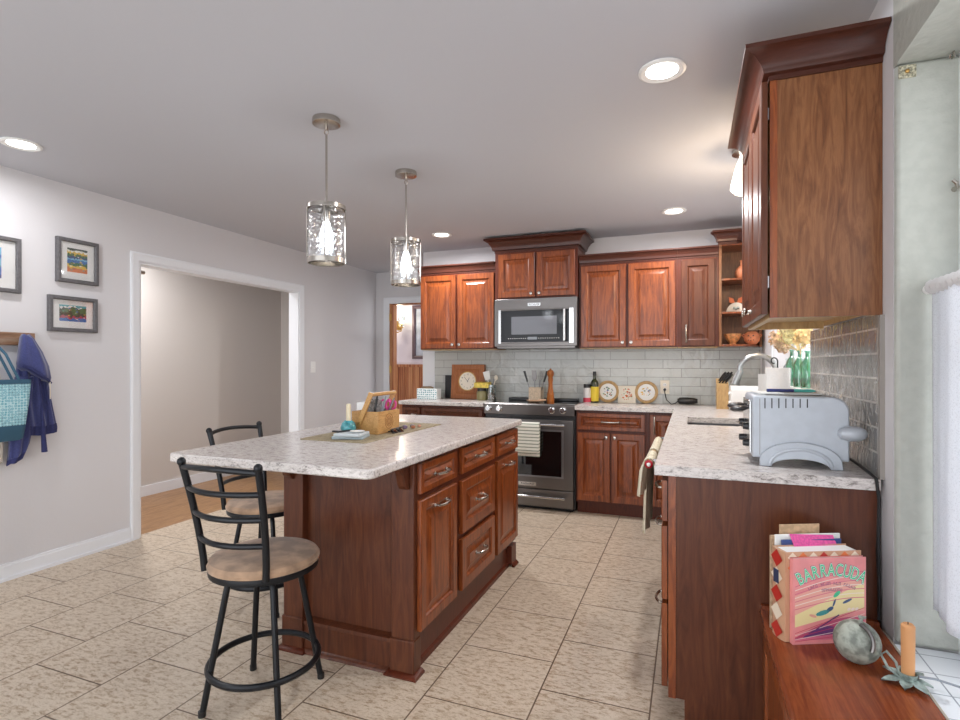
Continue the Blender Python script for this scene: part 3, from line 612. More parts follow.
# towel over the oven handle
def sheet(name, mat, P, nu, nv, th=.003, parent=None):
    w = MB(); vs = [P(i / nu, j / nv) for j in range(nv + 1) for i in range(nu + 1)]
    w.add(vs, [(j * (nu + 1) + i, j * (nu + 1) + i + 1, (j + 1) * (nu + 1) + i + 1, (j + 1) * (nu + 1) + i) for j in range(nv) for i in range(nu)])
    o = w.build(name, mat, parent, ang=80); k = o.modifiers.new('thick', 'SOLIDIFY'); k.thickness = th; k.offset = 0; return o
def towelP(u, v):
    L = .60; s_ = v * L - .27; wob = .006 * math.sin(u * 14) * min(1, abs(s_) * 5)
    if abs(s_) < .025: a = s_ / .025 * PI / 2; yy, zz = 4.5 + .019 * math.sin(a), .752 + .019 * math.cos(a)
    else: yy = 4.5 + (.019 if s_ > 0 else -.019); zz = .752 - (abs(s_) - .025)
    return (-1.435 + .235 * u + .012 * abs(s_) * (u - .5) * -3, yy - abs(wob) * (1 if s_ < 0 else 0), max(zz, .47) if s_ > 0 else zz)
o = sheet('dish_towel', 'towel', towelP, 16, 34); tag(o, 'green and white striped dish towel over the oven door handle', 'towel')
mw = thing('microwave', 'stainless over-the-range microwave with dark window and vertical handle', 'microwave', (-1.29, 4.8, 1.415))
x0, x1 = -1.664, -.908
B(x0, x1, 4.66, YB - .012, 1.43, 1.856).build('body', 'black', mw); B(x0 + .02, x1 - .02, 4.66, YB - .013, 1.4135, 1.4295).build('underside', 'dsteel', mw)
fr = B(x0, x1, 4.642, 4.6595, 1.43, 1.856).build('door', 'dsteel', mw, bevel=.003)
w = MB(); w.panel((-1.625, 4.642, 1.452), X, Z, -Y, .69, .312, [(0, -.001), (0, .004), (.004, .005), (.012, .005), (.015, .002)], 'dsteel'); w.box(-1.609, -.951, 4.6385, 4.6415, 1.468, 1.749, 'mwglass'); w.box(-1.623, -1.6, 4.636, 4.6385, 1.455, 1.76, 'chrome'); w.box(-.975, -.937, 4.636, 4.6385, 1.455, 1.76, 'chrome'); w.build('window', None, fr)
w = B(-1.5, -1.085, 4.6376, 4.6384, 1.535, 1.695); w.build('window_screen', plain('screen', (104, 106, 114), .12), fr)
w = MB()
for i in range(24):
    if 9 < i < 14: continue
    w.box(-1.53 + i * .02, -1.524 + i * .02, 4.6376, 4.6384, 1.496, 1.503)
w.build('buttons', 'white', fr); B(-1.348, -1.262, 4.6374, 4.6384, 1.489, 1.512).build('display', 'graywire', fr)
w = MB(); w.tube([(-1.013, 4.606, 1.474), (-1.013, 4.606, 1.748)], .011, 12); [w.tube([(-1.013, 4.6385, q), (-1.013, 4.606, q)], .008, 8) for q in (1.495, 1.727)]; w.build('handle', 'chrome', fr)
w = MB(); w.box(-1.348, -1.232, 4.6395, 4.6418, 1.788, 1.815, 'chrome'); text_into(w, 'KitchenAid', .02, (-1.29, 4.6392, 1.8015), X, Z, -Y, 'black'); w.build('nameplate', None, fr)

# ---------------------------------------------------------------- bar stools
def stool():
    t = thing('bar_stool', '', 'bar stool', (0, 0, 0), 'bar stools at the island', local=True)
    R, zs = .212, .565
    for k in range(4):
        a = math.radians(55 + 90 * k); c, s_ = math.cos(a), math.sin(a)
        prof = [(.03, .498), (.09, .497), (.125, .488), (.14, .465), (.148, .43), (.19, .22), (.232, .004)]
        l = MB().tube([(r * c, r * s_, z) for r, z in prof], .0125, 10).build('leg', 'blackmetal', t)
        MB().lathe([(0, 0), (.015, 0), (.015, .02), (0, .02)], (.2325 * c, .2325 * s_, 0), n=12).build('foot_cap', 'black', l)
    MB().tube([(.212 * math.cos(q), .212 * math.sin(q), .15) for q in [k * PI / 24 for k in range(48)]], .0125, 10, True).build('foot_ring', 'blackmetal', t)
    MB().lathe([(0, .49), (.13, .49), (.135, .505), (0, .505)], n=24).build('swivel_plate', 'blackmetal', t)
    MB().lathe([(R - .02, .505), (R, .505), (R + .002, .516), (R, .527), (R - .02, .527), (R - .02, .505)], n=40).build('seat_rim', 'blackmetal', t)
    MB().lathe([(0, .507), (R - .021, .507), (R - .019, .528), (R + .004, .53), (R + .006, .545), (R - .004, .558), (R - .03, .566), (R * .5, .570), (0, .571)], n=40).build('seat', 'seat', t)
    def post(sg, z):
        k = (z - .53) / .406; a = math.radians(-90 + sg * 44); return Vector((math.cos(a) * .222 + sg * .034 * k, math.sin(a) * .222 - .075 * k ** 1.5 if k > 0 else math.sin(a) * .222, z))
    for sg in (-1, 1):
        p_ = [post(sg, .525 + .41 * i / 8) for i in range(9)]
        q = MB().tube(p_, .0135, 12).build('back_post', 'blackmetal', t)
        MB().ball(post(sg, .941), .0165, n=14).build('finial', 'blackmetal', q)
    for z, bow, up in ((.922, .05, .012), (.845, .055, 0), (.752, .055, 0), (.655, .055, 0)):
        A, Bp = post(-1, z), post(1, z); pts = []
        for i in range(13):
            k = i / 12; p_ = A.lerp(Bp, k); q = 4 * k * (1 - k); pts.append(p_ + Vector((0, -bow * q, up * q)))
        MB().tube(pts, .0105, 10).build('back_rail', 'blackmetal', t)
    return t
s1 = stool(); s1.location = (-1.523, 1.635, 0); s1.scale = (.93, .93, .985); s1['label'] = 'bar stool in the foreground with tan suede seat, at the near end of the island'
dup(s1, (-2.115, 2.285, 0), -PI / 2, 'bar stool behind the worktop corner, at the left side of the island')

# ---------------------------------------------------------------- on the island
o = MB().prism(round_rect(-1.715, -1.352, 2.06, 2.86, .012), (0, 0, WT), X, Y, Z, .004).build('table_runner', 'mat'); tag(o, 'woven beige table runner laid along the island worktop', 'table runner')
ZT = WT + .0045
cd = thing('wooden_caddy', 'pale wooden box with tall arched handle holding scissors and pens on the island', 'caddy', (-1.53, 2.42, ZT))
bx0, bx1, by0, by1, bh = -1.595, -1.44, 2.31, 2.52, .112
w = MB(); w.box(bx0, bx1, by0, by1, ZT, ZT + .01); w.box(bx0, bx1, by0, by0 + .01, ZT + .01, ZT + bh); w.box(bx0, bx1, by1 - .01, by1, ZT + .01, ZT + bh); w.box(bx0, bx0 + .01, by0 + .01, by1 - .01, ZT + .01, ZT + bh); w.box(bx1 - .01, bx1, by0 + .01, by1 - .01, ZT + .01, ZT + bh)
bo = w.build('box', 'caddy', cd, bevel=.002)
w = MB()
for rr in (.016, .026, .038): w.tube([(bx1, (by0 + by1) / 2 + rr * math.cos(q), ZT + .058 + rr * math.sin(q)) for q in [k * PI / 14 for k in range(28)]], .0018, 6, True)
for q in range(6): w.tube([(bx1, (by0 + by1) / 2 + r_ * math.cos(q * PI / 3), ZT + .058 + r_ * math.sin(q * PI / 3)) for r_ in (.004, .026)], .0015, 5)
w.build('carved_emblem', plain('carve', (150, 100, 56), .6), bo)
for yy in (by0 - .012, by1 + .0005):
    w = MB(); w.obox((-1.566, yy, ZT + .04), Vector((.42, 0, .907)), Vector((.907, 0, -.42)), Y, .19, .026, .0115); a = w.build('handle_arm', 'caddy', cd, bevel=.003)
    MB().lathe([(0, 0), (.008, 0), (.006, .003), (0, .003)], (-1.543, yy if yy < 2.4 else yy + .0115, ZT + .052), -Y if yy < 2.4 else Y, 12).build('rivet', 'brass', a)
MB().tube([(-1.474, by0 - .011, ZT + .198), (-1.474, by1 + .011, ZT + .198)], .01, 12).build('handle_rod', 'caddy', cd)
def scissors(x, y, a, m, label):
    t = thing('scissors', label, 'scissors', (x, y, ZT + .011)); c = Vector((x, y, ZT + .02)); u = Vector((math.sin(a), .12, math.cos(a))).normalized(); v = Vector((math.cos(a), 0, -math.sin(a)))
    MB().prism([(-.008, 0), (.008, 0), (.01, .1), (-.01, .1)], c, v, u, v.cross(u), .004).build('blades', 'steel', t)
    for s_ in (-1, 1): MB().tube([c + u * (.12 + .022 * math.sin(q)) + v * (s_ * .016 + .013 * math.cos(q)) for q in [k * PI / 8 for k in range(16)]], .005, 6, True).build('handle', m, t)
scissors(-1.50, 2.44, .12, 'pink', 'pink handled scissors standing in the wooden caddy, nearer pair'); scissors(-1.505, 2.485, .22, 'pink', 'pink handled scissors standing in the wooden caddy, farther pair')
scissors(-1.56, 2.46, -.05, 'black', 'black handled scissors standing upright in the wooden caddy')
random.seed(4)
for i, (m, lb) in enumerate([('steel', 'grey metal pen leaning in the wooden caddy'), ('black', 'black marker pen leaning in the wooden caddy'), ('graywire', 'pale grey pen in the wooden caddy, beside the handle rod'), ('dsteel', 'dark grey pen at the far end of the wooden caddy')]):
    x, y = -1.50 + .012 * i, 2.35 + .03 * i; tip = Vector((x + .02 + .02 * i, y + .01, ZT + .2 - .008 * i)); ba = Vector((x - .03, y, ZT + .016)); tip.x -= .045; o = MB().tube([ba, ba.lerp(tip, .85), tip], [.006, .006, .003], 8).build('pen', m); tag(o, lb, 'pen', 'pens in the caddy')
o = MB().prism([(0, 0), (.09, 0), (.1, .15), (.06, .16), (-.01, .15)], (-1.52, 2.345, ZT + .012), Vector((.25, .97, 0)), Vector((-.1, .1, .98)), Vector((.97, -.25, 0)), .004).build('patterned_card', plain('card', (150, 150, 148), .7, var=.45, bscale=90)); tag(o, 'grey patterned paper wedged upright in the wooden caddy', 'card')
cs = thing('candle_holder', 'turquoise ceramic ball candle holder with a cream candle beside the caddy', 'candle holder', (-1.572, 2.25, ZT))
MB().lathe([(0, 0), (.016, 0), (.032, .012), (.0395, .036), (.032, .06), (.018, .072), (.015, .07), (.012, .062), (0, .062)], (-1.572, 2.25, ZT), n=24).build('ball', 'teal', cs); MB().lathe([(0, .0625), (.0115, .0625), (.0115, .15), (.008, .154), (0, .154)], (-1.572, 2.25, ZT), n=16).build('candle', 'candle_w', cs)
o = MB().obox((-1.555, 2.09, ZT), Vector((.95, .3, 0)).normalized(), Vector((-.3, .95, 0)).normalized(), Z, .15, .12, .014).build('notebook', plain('gb', (176, 190, 198), .5), bevel=.003); tag(o, 'pale grey blue notebook, lower one of the small pile by the candle', 'notebook')
o = MB().obox((-1.54, 2.085, ZT + .0145), Vector((.98, .2, 0)).normalized(), Vector((-.2, .98, 0)).normalized(), Z, .13, .12, .014).build('notebook', plain('gb2', (206, 214, 218), .5), bevel=.003); tag(o, 'lighter grey notebook on top of the small pile by the candle', 'notebook')
ph = thing('phone', 'small black phone lying on the grey notebooks', 'phone', (-1.57, 2.13, ZT + .029)); MB().obox((-1.535, 2.11, ZT + .029), Vector((.3, .95, 0)).normalized(), Vector((-.95, .3, 0)).normalized(), Z, .085, .045, .008).build('case', 'black', ph, bevel=.003); MB().obox((-1.534, 2.114, ZT + .0371), Vector((.3, .95, 0)).normalized(), Vector((-.95, .3, 0)).normalized(), Z, .075, .037, .0006).build('screen', 'blackglass', ph)
o = MB().lathe([(0, 0), (.022, 0), (.034, .005), (.035, .007), (.02, .003), (0, .003)], (-1.46, 2.16, ZT + .0295), n=20).build('saucer', 'white'); tag(o, 'tiny white dish on the grey notebook pile', 'dish')
gl = thing('sunglasses', 'dark glasses folded on the runner in front of the caddy', 'glasses', (-1.40, 2.44, ZT)); w = MB()
for yy in (2.40, 2.46): w.lathe([(0, 0), (.024, 0), (.026, .003), (.02, .006), (0, .006)], (-1.40, yy, ZT + .002), (.6, 0, .8), 16)
w.build('lenses', 'blackglass', gl); w = MB(); w.tube([(-1.398, 2.375, ZT + .022), (-1.395, 2.43, ZT + .024), (-1.398, 2.487, ZT + .022)], .003, 6); w.build('brow_bar', 'black', gl)
for yy in (2.375, 2.487): MB().tube([(-1.398, yy, ZT + .022), (-1.42, 2.43 + (yy - 2.43) * .3, ZT + .01), (-1.43, 2.43 - (yy - 2.43) * .7, ZT + .006)], .0028, 6).build('temple', 'black', gl)
random.seed(2)
for i, (x, y, r, c, lb) in enumerate([(-1.43, 2.56, .016, (120, 100, 130), 'small purple stone on the runner beyond the glasses'), (-1.40, 2.60, .013, (170, 110, 80), 'small brown stone on the runner, second from the glasses'), (-1.425, 2.635, .014, (150, 140, 140), 'small grey stone on the runner, third from the glasses'), (-1.40, 2.67, .011, (200, 150, 130), 'small pinkish stone at the far end of the row on the runner')]):
    o = MB().ball((x, y, ZT + r * .7), r, sz=.7).build('pebble', plain('pebble%d' % i, c, .4, var=.3, bscale=80)); tag(o, lb, 'stone', 'stones on the runner')
o = MB().box(-1.94, -1.83, 2.86, 2.96, WT, WT + .115).build('napkin_box', 'white', bevel=.006); tag(o, 'white napkin box near the left edge of the island worktop, behind the caddy', 'box')

# ---------------------------------------------------------------- left back counter
ck = thing('wooden_clock', 'square wooden frame clock with a round white dial leaning on the backsplash', 'clock', (-2.09, 4.96, WT)); ca = .09; CV = Vector((0, math.sin(ca), math.cos(ca))); CN = Vector((0, -math.cos(ca), math.sin(ca))); CO = Vector((-2.245, 4.975, WT))
MB().panel(CO, X, CV, CN, .352, .345, [(0, -.02), (0, .016), (.004, .02), (.05, .02), (.056, .014), (.066, .018), (.07, .014)]).build('frame', 'clockw', ck)
dc = CO + X * .176 + CV * .178 + CN * .0145
dl = MB().lathe([(0, 0), (.092, 0), (.092, .004), (.086, .004), (.084, .002), (0, .002)], dc, CN, 40).build('dial', 'offwhite', ck)
MB().lathe([(.088, 0), (.096, 0), (.096, .007), (.088, .007), (.088, 0)], dc, CN, 40).build('bezel', 'brass', dl)
w = MB()
for h_ in range(12):
    a = h_ * PI / 6; d_ = X * math.sin(a) + CV * math.cos(a); text_into(w, str(h_ or 12), .02, dc + d_ * .068 + CN * .0025, X, CV, CN, 'black', .0004)
w.build('numerals', None, dl)
for nm, a, L_, wd in (('hour_hand', .47, .04, .004), ('minute_hand', -.73, .058, .003)):
    u = X * math.sin(a) + CV * math.cos(a); MB().obox(dc - u * .01 + CN * .003, u, u.cross(CN), CN, L_ + .01, wd, .001).build(nm, 'black', dl)
o = B(-2.335, -2.25, 5.017, 5.03, WT, WT + .235).build('tablet', 'black', bevel=.004); tag(o, 'thin black board propped behind the left edge of the wooden clock', 'tablet')
tb = thing('tissue_box', 'white and teal patterned tissue box left of the wooden clock', 'tissue box', (-2.43, 4.87, WT))
B(-2.55, -2.33, 4.81, 4.92, WT, WT + .105).build('box', 'tissue', tb, bevel=.003); MB().loops([[(-2.46 + .06 * k * math.cos(q) + .01 * math.sin(3 * q), 4.865 + .025 * k * math.sin(q), WT + .106 + zz) for q in [i * PI / 8 for i in range(16)]] for k, zz in ((1, 0), (1.0, .012), (.6, .02), (.2, .016))]).build('tissue', plain('tis', (150, 128, 104), .9), tb)
jr = thing('spice_jar', 'dark green jar with a black lid between the clock and the spatula jar', 'jar', (-1.878, 4.88, WT)); MB().lathe([(0, 0), (.05, 0), (.052, .01), (.052, .075), (.042, .09), (0, .09)], (-1.878, 4.88, WT)).build('body', plain('jarg', (120, 112, 70), .3, coat=.4), jr); MB().lathe([(0, .0905), (.044, .0905), (.044, .118), (0, .118)], (-1.878, 4.88, WT)).build('lid', 'black', jr)
o = MB().obox((-1.95, 4.85, WT + .119), X, Vector((.1, .98, .1)), Z, .15, .07, .05).build('yellow_package', plain('yp', (232, 206, 92), .5, var=.2, bscale=40), bevel=.004); tag(o, 'yellow food package lying on top of the dark jar', 'package')
uj = thing('glass_jar', 'tall glass jar of white utensils right of the yellow package', 'jar', (-1.785, 4.9, WT)); MB().loops([[(-1.785 + r * .9 * math.cos(q), 4.9 + r * math.sin(q), WT + z) for q in [i * PI / 12 for i in range(24)]] for r, z in ((.001, 0), (.05, 0), (.052, .01), (.05, .15), (.047, .15), (.047, .012), (.001, .012))], cap0=False, cap1=False).build('glass', 'clear', uj); MB().lathe([(0, .013), (.04, .013), (.04, .07), (0, .075)], (-1.785, 4.9, WT)).build('contents', plain('cont', (170, 110, 80), .8, var=.5, bscale=70), uj)
for i, (a, m, lb) in enumerate(((-.25, 'white', 'white spatula standing in the glass jar, wide blade up'), (.3, 'offwhite', 'cream spoon leaning right in the glass jar'), (.05, 'graywire', 'grey whisk handle standing in the glass jar'))):
    t = thing('utensil', lb, 'utensil', (-1.785 + .012 * (i - 1), 4.9, WT + .08)); b0 = Vector((-1.785 + .012 * (i - 1), 4.9, WT + .08)); u = Vector((math.sin(a), .05, math.cos(a)))
    MB().tube([b0, b0 + u * .13], .005, 8).build('handle', m, t)
    if i == 0: MB().prism([(-.028, 0), (.028, 0), (.034, .085), (-.034, .085)], b0 + u * .12, u.cross(Y).normalized(), u, Y, .004).build('blade', 'white', t)
    elif i == 1: MB().ball(b0 + u * .145, .02, sz=1.3).build('bowl', m, t)
# ---------------------------------------------------------------- on and behind the range
cr = thing('utensil_crock', 'square cream stone crock of cooking utensils on the back of the range', 'crock', (-1.335, 4.88, .9265))
w = MB(); w.loops([[(-1.335 + a * h_, 4.88 + b * h_, z) for a, b in ((-1, -1), (1, -1), (1, 1), (-1, 1))] for h_, z in ((.052, .9265), (.058, .935), (.058, 1.055), (.05, 1.055), (.05, .945))]); w.build('pot', 'stone', cr, bevel=.004)
for i, (a, lean, m, lb) in enumerate(((-.3, .0, 'black', 'black handled tool leaning left in the cream crock'), (-.06, .03, 'dsteel', 'slotted dark turner standing in the middle of the cream crock'), (.1, .06, 'dsteel', 'dark whisk standing in the cream crock, right of the turner'), (.3, 0, 'black', 'black handled tool leaning right in the cream crock'))):
    b0 = Vector((-1.335 + (.03 if a > 0 else -.03) * (1 if abs(a) > .2 else .3), 4.86 + lean, .947)); u = Vector((math.sin(a), 0, math.cos(a))); t = thing('utensil', lb, 'utensil', b0)
    MB().tube([b0, b0 + u * .17], .005, 8).build('shaft', 'steel', t)
    if m == 'black': MB().tube([b0 + u * .165, b0 + u * .27], [.008, .011], 10).build('handle', m, t)
    elif i == 1: MB().prism([(-.012, 0), (.012, 0), (.024, .03), (.022, .1), (-.022, .1), (-.024, .03)], b0 + u * .165, X, u, Y, .003).build('blade', m, t)
    else: [MB().tube([b0 + u * .165 + X * (.02 * math.sin(q) * math.cos(e)) + Y * (.02 * math.sin(q) * math.sin(e)) + u * (.09 * (1 - math.cos(q)) / 2) for q in [k * PI / 8 for k in range(9)]], .0012, 5).build('wire', 'steel', t) for e in (0, 1, 2, 3, 4, 5)]
o = MB().lathe([(0, 0), (.033, 0), (.034, .03), (.031, .06), (.033, .065), (.03, .07), (.022, .12), (.019, .17), (.024, .2), (.021, .225), (.024, .232), (.03, .245), (.031, .265), (.024, .285), (.008, .293), (.008, .302), (0, .304)], (-1.18, 4.80, .9265), n=28).build('pepper_mill', 'mill'); tag(o, 'tall turned wooden pepper mill on the range', 'pepper mill')
sr = thing('spoon_rest', 'tan ceramic spoon rest in front of the cream crock', 'spoon rest', (-1.31, 4.72, .9265)); MB().lathe([(0, .001), (.035, .001), (.052, .012), (.055, .018), (.048, .014), (.03, .005), (0, .004)], (-1.31, 4.72, .9265), sx=1.3).build('dish', plain('tan', (196, 158, 128), .5), sr); MB().tube([(-1.265, 4.72, .94), (-1.2, 4.71, .95)], [.012, .008], 8).build('handle', plain('tan2', (196, 158, 128), .5), sr)
# ---------------------------------------------------------------- right back counter
bt = thing('jar', 'short white jar with black cap beside the oil bottle', 'jar', (-.872, 4.93, WT)); MB().lathe([(0, 0), (.033, 0), (.034, .004), (.034, .12), (.03, .135), (0, .135)], (-.872, 4.93, WT)).build('body', plain('jarw', (226, 222, 220), .3), bt); MB().lathe([(.0343, .005), (.0348, .005), (.0348, .045), (.0343, .045)], (-.872, 4.93, WT)).build('label_band', plain('jl', (206, 70, 90), .5), bt); MB().lathe([(0, .1355), (.032, .1355), (.032, .168), (0, .168)], (-.872, 4.93, WT)).build('lid', 'black', bt)
bt = thing('oil_bottle', 'dark olive oil bottle with a yellow label', 'bottle', (-.808, 4.95, WT)); MB().lathe([(0, 0), (.036, 0), (.037, .005), (.037, .175), (.03, .195), (.014, .215), (.013, .245), (0, .245)], (-.808, 4.95, WT)).build('glass', 'olive', bt); MB().lathe([(.0374, .015), (.038, .015), (.038, .145), (.0374, .145)], (-.808, 4.95, WT)).build('label', 'yellow', bt); MB().lathe([(0, .2455), (.0155, .2455), (.0155, .283), (0, .283)], (-.808, 4.95, WT)).build('cap', 'black', bt)
def floral(w, O, r, seed, cols):
    rnd = random.Random(seed)
    for i in range(26):
        a = rnd.uniform(0, 2 * PI); q = r * math.sqrt(rnd.random()); c = O + X * (q * math.cos(a)) + PV * (q * math.sin(a)); e = rnd.uniform(.35, 1) * r * .22; b = rnd.uniform(0, PI)
        w.add([c + X * (e * math.cos(b + k * PI / 3) * (1.3 if k % 3 == 0 else .6)) + PV * (e * math.sin(b + k * PI / 3) * .8) + PN * (.0008 + .0001 * i) for k in range(6)], [tuple(range(6))], cols[i % len(cols)])
pa = .13; PV = Vector((0, math.sin(pa), math.cos(pa))); PN = Vector((0, -math.cos(pa), math.sin(pa)))
fc_ = {k: plain('fl_' + k, c, .4) for k, c in dict(g=(92, 130, 80), b=(84, 110, 170), y=(226, 180, 60), o=(212, 110, 50), r=(160, 60, 60), d=(70, 80, 96)).items()}
for px, lb, cols, sd in ((-.697, 'round wooden-rimmed plate with green sprigs, left of the square tile', 'gbgdo', 3), (-.362, 'round wooden-rimmed plate with yellow and blue flowers, right of the square tile', 'ybygy', 8)):
    O = Vector((px, 5.008, WT)) + PV * .1; t = thing('decorative_plate', lb, 'plate', (px, 5.008, WT), 'floral plates on the back counter')
    MB().lathe([(.074, 0), (.1, 0), (.1, .012), (.092, .016), (.08, .014), (.074, .006), (.074, 0)], O, PN, 36).build('wooden_rim', 'maple', t)
    w = MB(); w.lathe([(0, 0), (.0735, 0), (.0735, .005), (0, .004)], O, PN, 32, 'white'); O2 = O + PN * .005
    floral(w, O2, .045, sd, [fc_[k] for k in cols]); w.build('painted_centre', None, t)
t = thing('decorative_tile', 'square cream tile painted with an orange flower, between the two round plates', 'tile', (-.53, 5.0, WT)); O = Vector((-.607, 5.005, WT)); w = MB(); w.panel(O, X, PV, PN, .155, .155, [(0, 0), (0, .008), (.003, .01)], 'offwhite'); O2 = O + X * .0775 + PV * .0775 + PN * .01; floral(w, O2, .05, 5, [fc_[k] for k in 'orogo']); w.build('painted_face', None, t)
def outlet(x, z, label):
    t = thing('electrical_outlet', label, 'outlet', (x, YB - .0145, z)); pl = B(x - .038, x + .038, YB - .0175, YB - .0115, z - .06, z + .06).build('plate', 'offwhite', t, bevel=.002)
    for q in (-.02, .02):
        w = MB(); w.lathe([(0, 0), (.0155, 0), (.0155, .003), (0, .003)], (x, YB - .0177, z + q), -Y, 18, 'white'); [w.box(x + s_ - .0012, x + s_ + .0012, YB - .0213, YB - .0207, z + q - .004, z + q + .006, 'black') for s_ in (-.006, .006)]; w.build('socket', None, t)
outlet(-.207, 1.068, 'cream electrical outlet on the grey back tiles with a black plug')
t = thing('electric_charger', 'black cordless tool charger and cord lying under the outlet', 'charger', (-.02, 4.95, WT)); MB().loops([[(x, 4.95 + .03 * s_ * math.cos(q), WT + .036 + .03 * s_ * math.sin(q)) for q in [i * PI / 6 for i in range(12)]] for x, s_ in ((-.10, .5), (-.085, .9), (-.02, 1), (.03, .9), (.06, .6))]).build('body', 'black', t); MB().tube([(-.207, YB - .022, 1.045), (-.205, 4.98, 1.02), (-.19, 4.95, .96), (-.15, 4.93, WT + .006), (-.12, 4.94, WT + .012), (-.098, 4.95, WT + .03)], .004, 8).build('cord', 'wire', t); MB().lathe([(0, 0), (.012, 0), (.012, .02), (.006, .026), (0, .026)], (-.207, YB - .0215, 1.046), -Y, 12).build('plug', 'black', t)
kb = thing('knife_block', 'pale wooden knife block with black handled knives beside the bread box', 'knife block', (.235, 4.7, WT)); MB().prism([(4.62, 0), (4.78, 0), (4.78, .235), (4.62, .195)], (.195, 0, WT), Y, Z, X, .085).build('block', 'maple', kb)
for i in range(3):
    for j in range(2):
        b0 = Vector((.215 + .022 * i, 4.65 + .06 * j, WT + .202 + .015 * j)); t = thing('kitchen_knife', 'black handled knife standing in the %s row of the knife block, %s' % (('front', 'back')[j], ('leftmost', 'middle one', 'rightmost')[i]), 'knife', b0, 'knives in the block'); MB().tube([b0 + Vector((0, .0, .002)), b0 + Vector((.03, -.02, .045)), b0 + Vector((.05, -.03, .07))], [.006, .009, .008], 8).build('handle', 'black', t)
bb = thing('bread_box', 'glossy white bread box behind the faucet', 'bread box', (.4, 4.5, WT)); w = MB(); w.prism(round_rect(4.42, 4.66, WT + .006, WT + .185, .03), (.285, 0, 0), Y, Z, X, .235); w.build('body', 'white', bb, bevel=.004); w = MB(); [w.lathe([(0, 0), (.012, 0), (.012, .006), (0, .006)], (x, y, WT), n=10) for x in (.31, .495) for y in (4.45, 4.63)]; w.build('feet', 'black', bb)
for z in (WT + .06, WT + .13): MB().lathe([(0, 0), (.014, 0), (.012, .012), (0, .014)], (.2845, 4.5, z), -X, 12).build('knob', 'white', bb)
pt = thing('paper_towel_holder', 'white paper towel roll on a dark scroll-topped stand near the faucet', 'paper towel holder', (.425, 3.18, WT)); MB().lathe([(0, 0), (.075, 0), (.078, .006), (.07, .012), (0, .012)], (.425, 3.18, WT)).build('base', 'blackmetal', pt)
w = MB(); w.tube([(.425, 3.18, WT + .01), (.425, 3.18, 1.285)] + [(.425 + .0 - .018 + .018 * math.cos(a) * (1 - a / 9), 3.18, 1.29 + .02 * math.sin(a) * (1 - a / 12)) for a in [k * .4 for k in range(14)]], .0035, 8); w.build('rod', 'blackmetal', pt)
w = MB(); w.lathe([(.02, .013), (.058, .013), (.058, .335), (.02, .335), (.02, .013)], (.425, 3.18, WT), n=36); w.prism([(0, 0), (.04, -.02), (.04, -.018), (0, .002)], (.37, 3.16, WT + .013), X * -1, Y, Z, .29); w.build('paper_roll', plain('ptowel', (234, 234, 232), .9, bump=.8, bscale=90), pt)
# sink window sill
def bottle(x, y, z, r, h, m, label, n=24):
    o = MB().loops([[(x + q * math.cos(a), y + q * math.sin(a), z + t) for a in [i * 2 * PI / n for i in range(n)]] for q, t in ((r * .1, .002), (r * .95, 0), (r, .01), (r, h * .6), (r * .8, h * .7), (r * .36, h * .82), (r * .34, h * .95), (r * .46, h * .96), (r * .46, h), (r * .3, h))], cap1=False).build('bottle', m); tag(o, label, 'bottle', 'bottles on the sink window sill')
bottle(.59, 3.82, 1.138, .034, .225, 'green', 'green glass bottle farthest along the sink window sill'); bottle(.60, 3.62, 1.138, .036, .215, 'green', 'middle green glass bottle on the sink window sill'); bottle(.61, 3.45, 1.138, .038, .21, 'green', 'green glass bottle closest to the wavy grey tiles')
bottle(.60, 4.05, 1.138, .03, .17, 'clear', 'clear glass bottle left of the green bottles on the sill')
df = thing('dried_flowers', 'bunch of dried beige hydrangea heads above the green bottles', 'flowers', (.6, 3.62, 1.34))
rnd = random.Random(7); petm = plain('petal', (240, 222, 168), .8, var=.3, bscale=30); petb = plain('petal_b', (228, 202, 150), .8, var=.3, bscale=30); rosy = plain('petal_r', (218, 188, 156), .8, var=.3, bscale=30)
for i, (hx, hy, hz, hr, m) in enumerate(((.565, 3.55, 1.475, .075, petm), (.58, 3.75, 1.45, .08, petm), (.56, 3.66, 1.52, .07, petb), (.52, 3.85, 1.43, .06, rosy), (.60, 3.44, 1.43, .07, petb), (.56, 3.96, 1.39, .045, rosy))):
    w = MB()
    for k in range(130):
        d_ = Vector((rnd.gauss(0, 1), rnd.gauss(0, 1), rnd.gauss(0, 1))).normalized(); c_ = Vector((hx, hy, hz)) + d_ * hr * rnd.uniform(.72, 1.05); a = (d_ + Vector((rnd.gauss(0, .5), rnd.gauss(0, .5), rnd.gauss(0, .5)))).normalized().orthogonal().normalized(); b = d_.cross(a); e = rnd.uniform(.008, .014)
        w.add([c_ + a * e, c_ + b * e + d_ * .003, c_ - a * e, c_ - b * e + d_ * .003, c_ - d_ * .004], [(0, 1, 4), (1, 2, 4), (2, 3, 4), (3, 0, 4), (0, 1, 2, 3)])
    w.ball((hx, hy, hz), hr * .7, n=10); w.build('flower_head', m, df)
    MB().tube([(.6, 3.62, 1.33), (.595, 3.62 + (hy - 3.62) * .3, 1.36), (hx, hy, hz)], .003, 6).build('stem', petb, df)
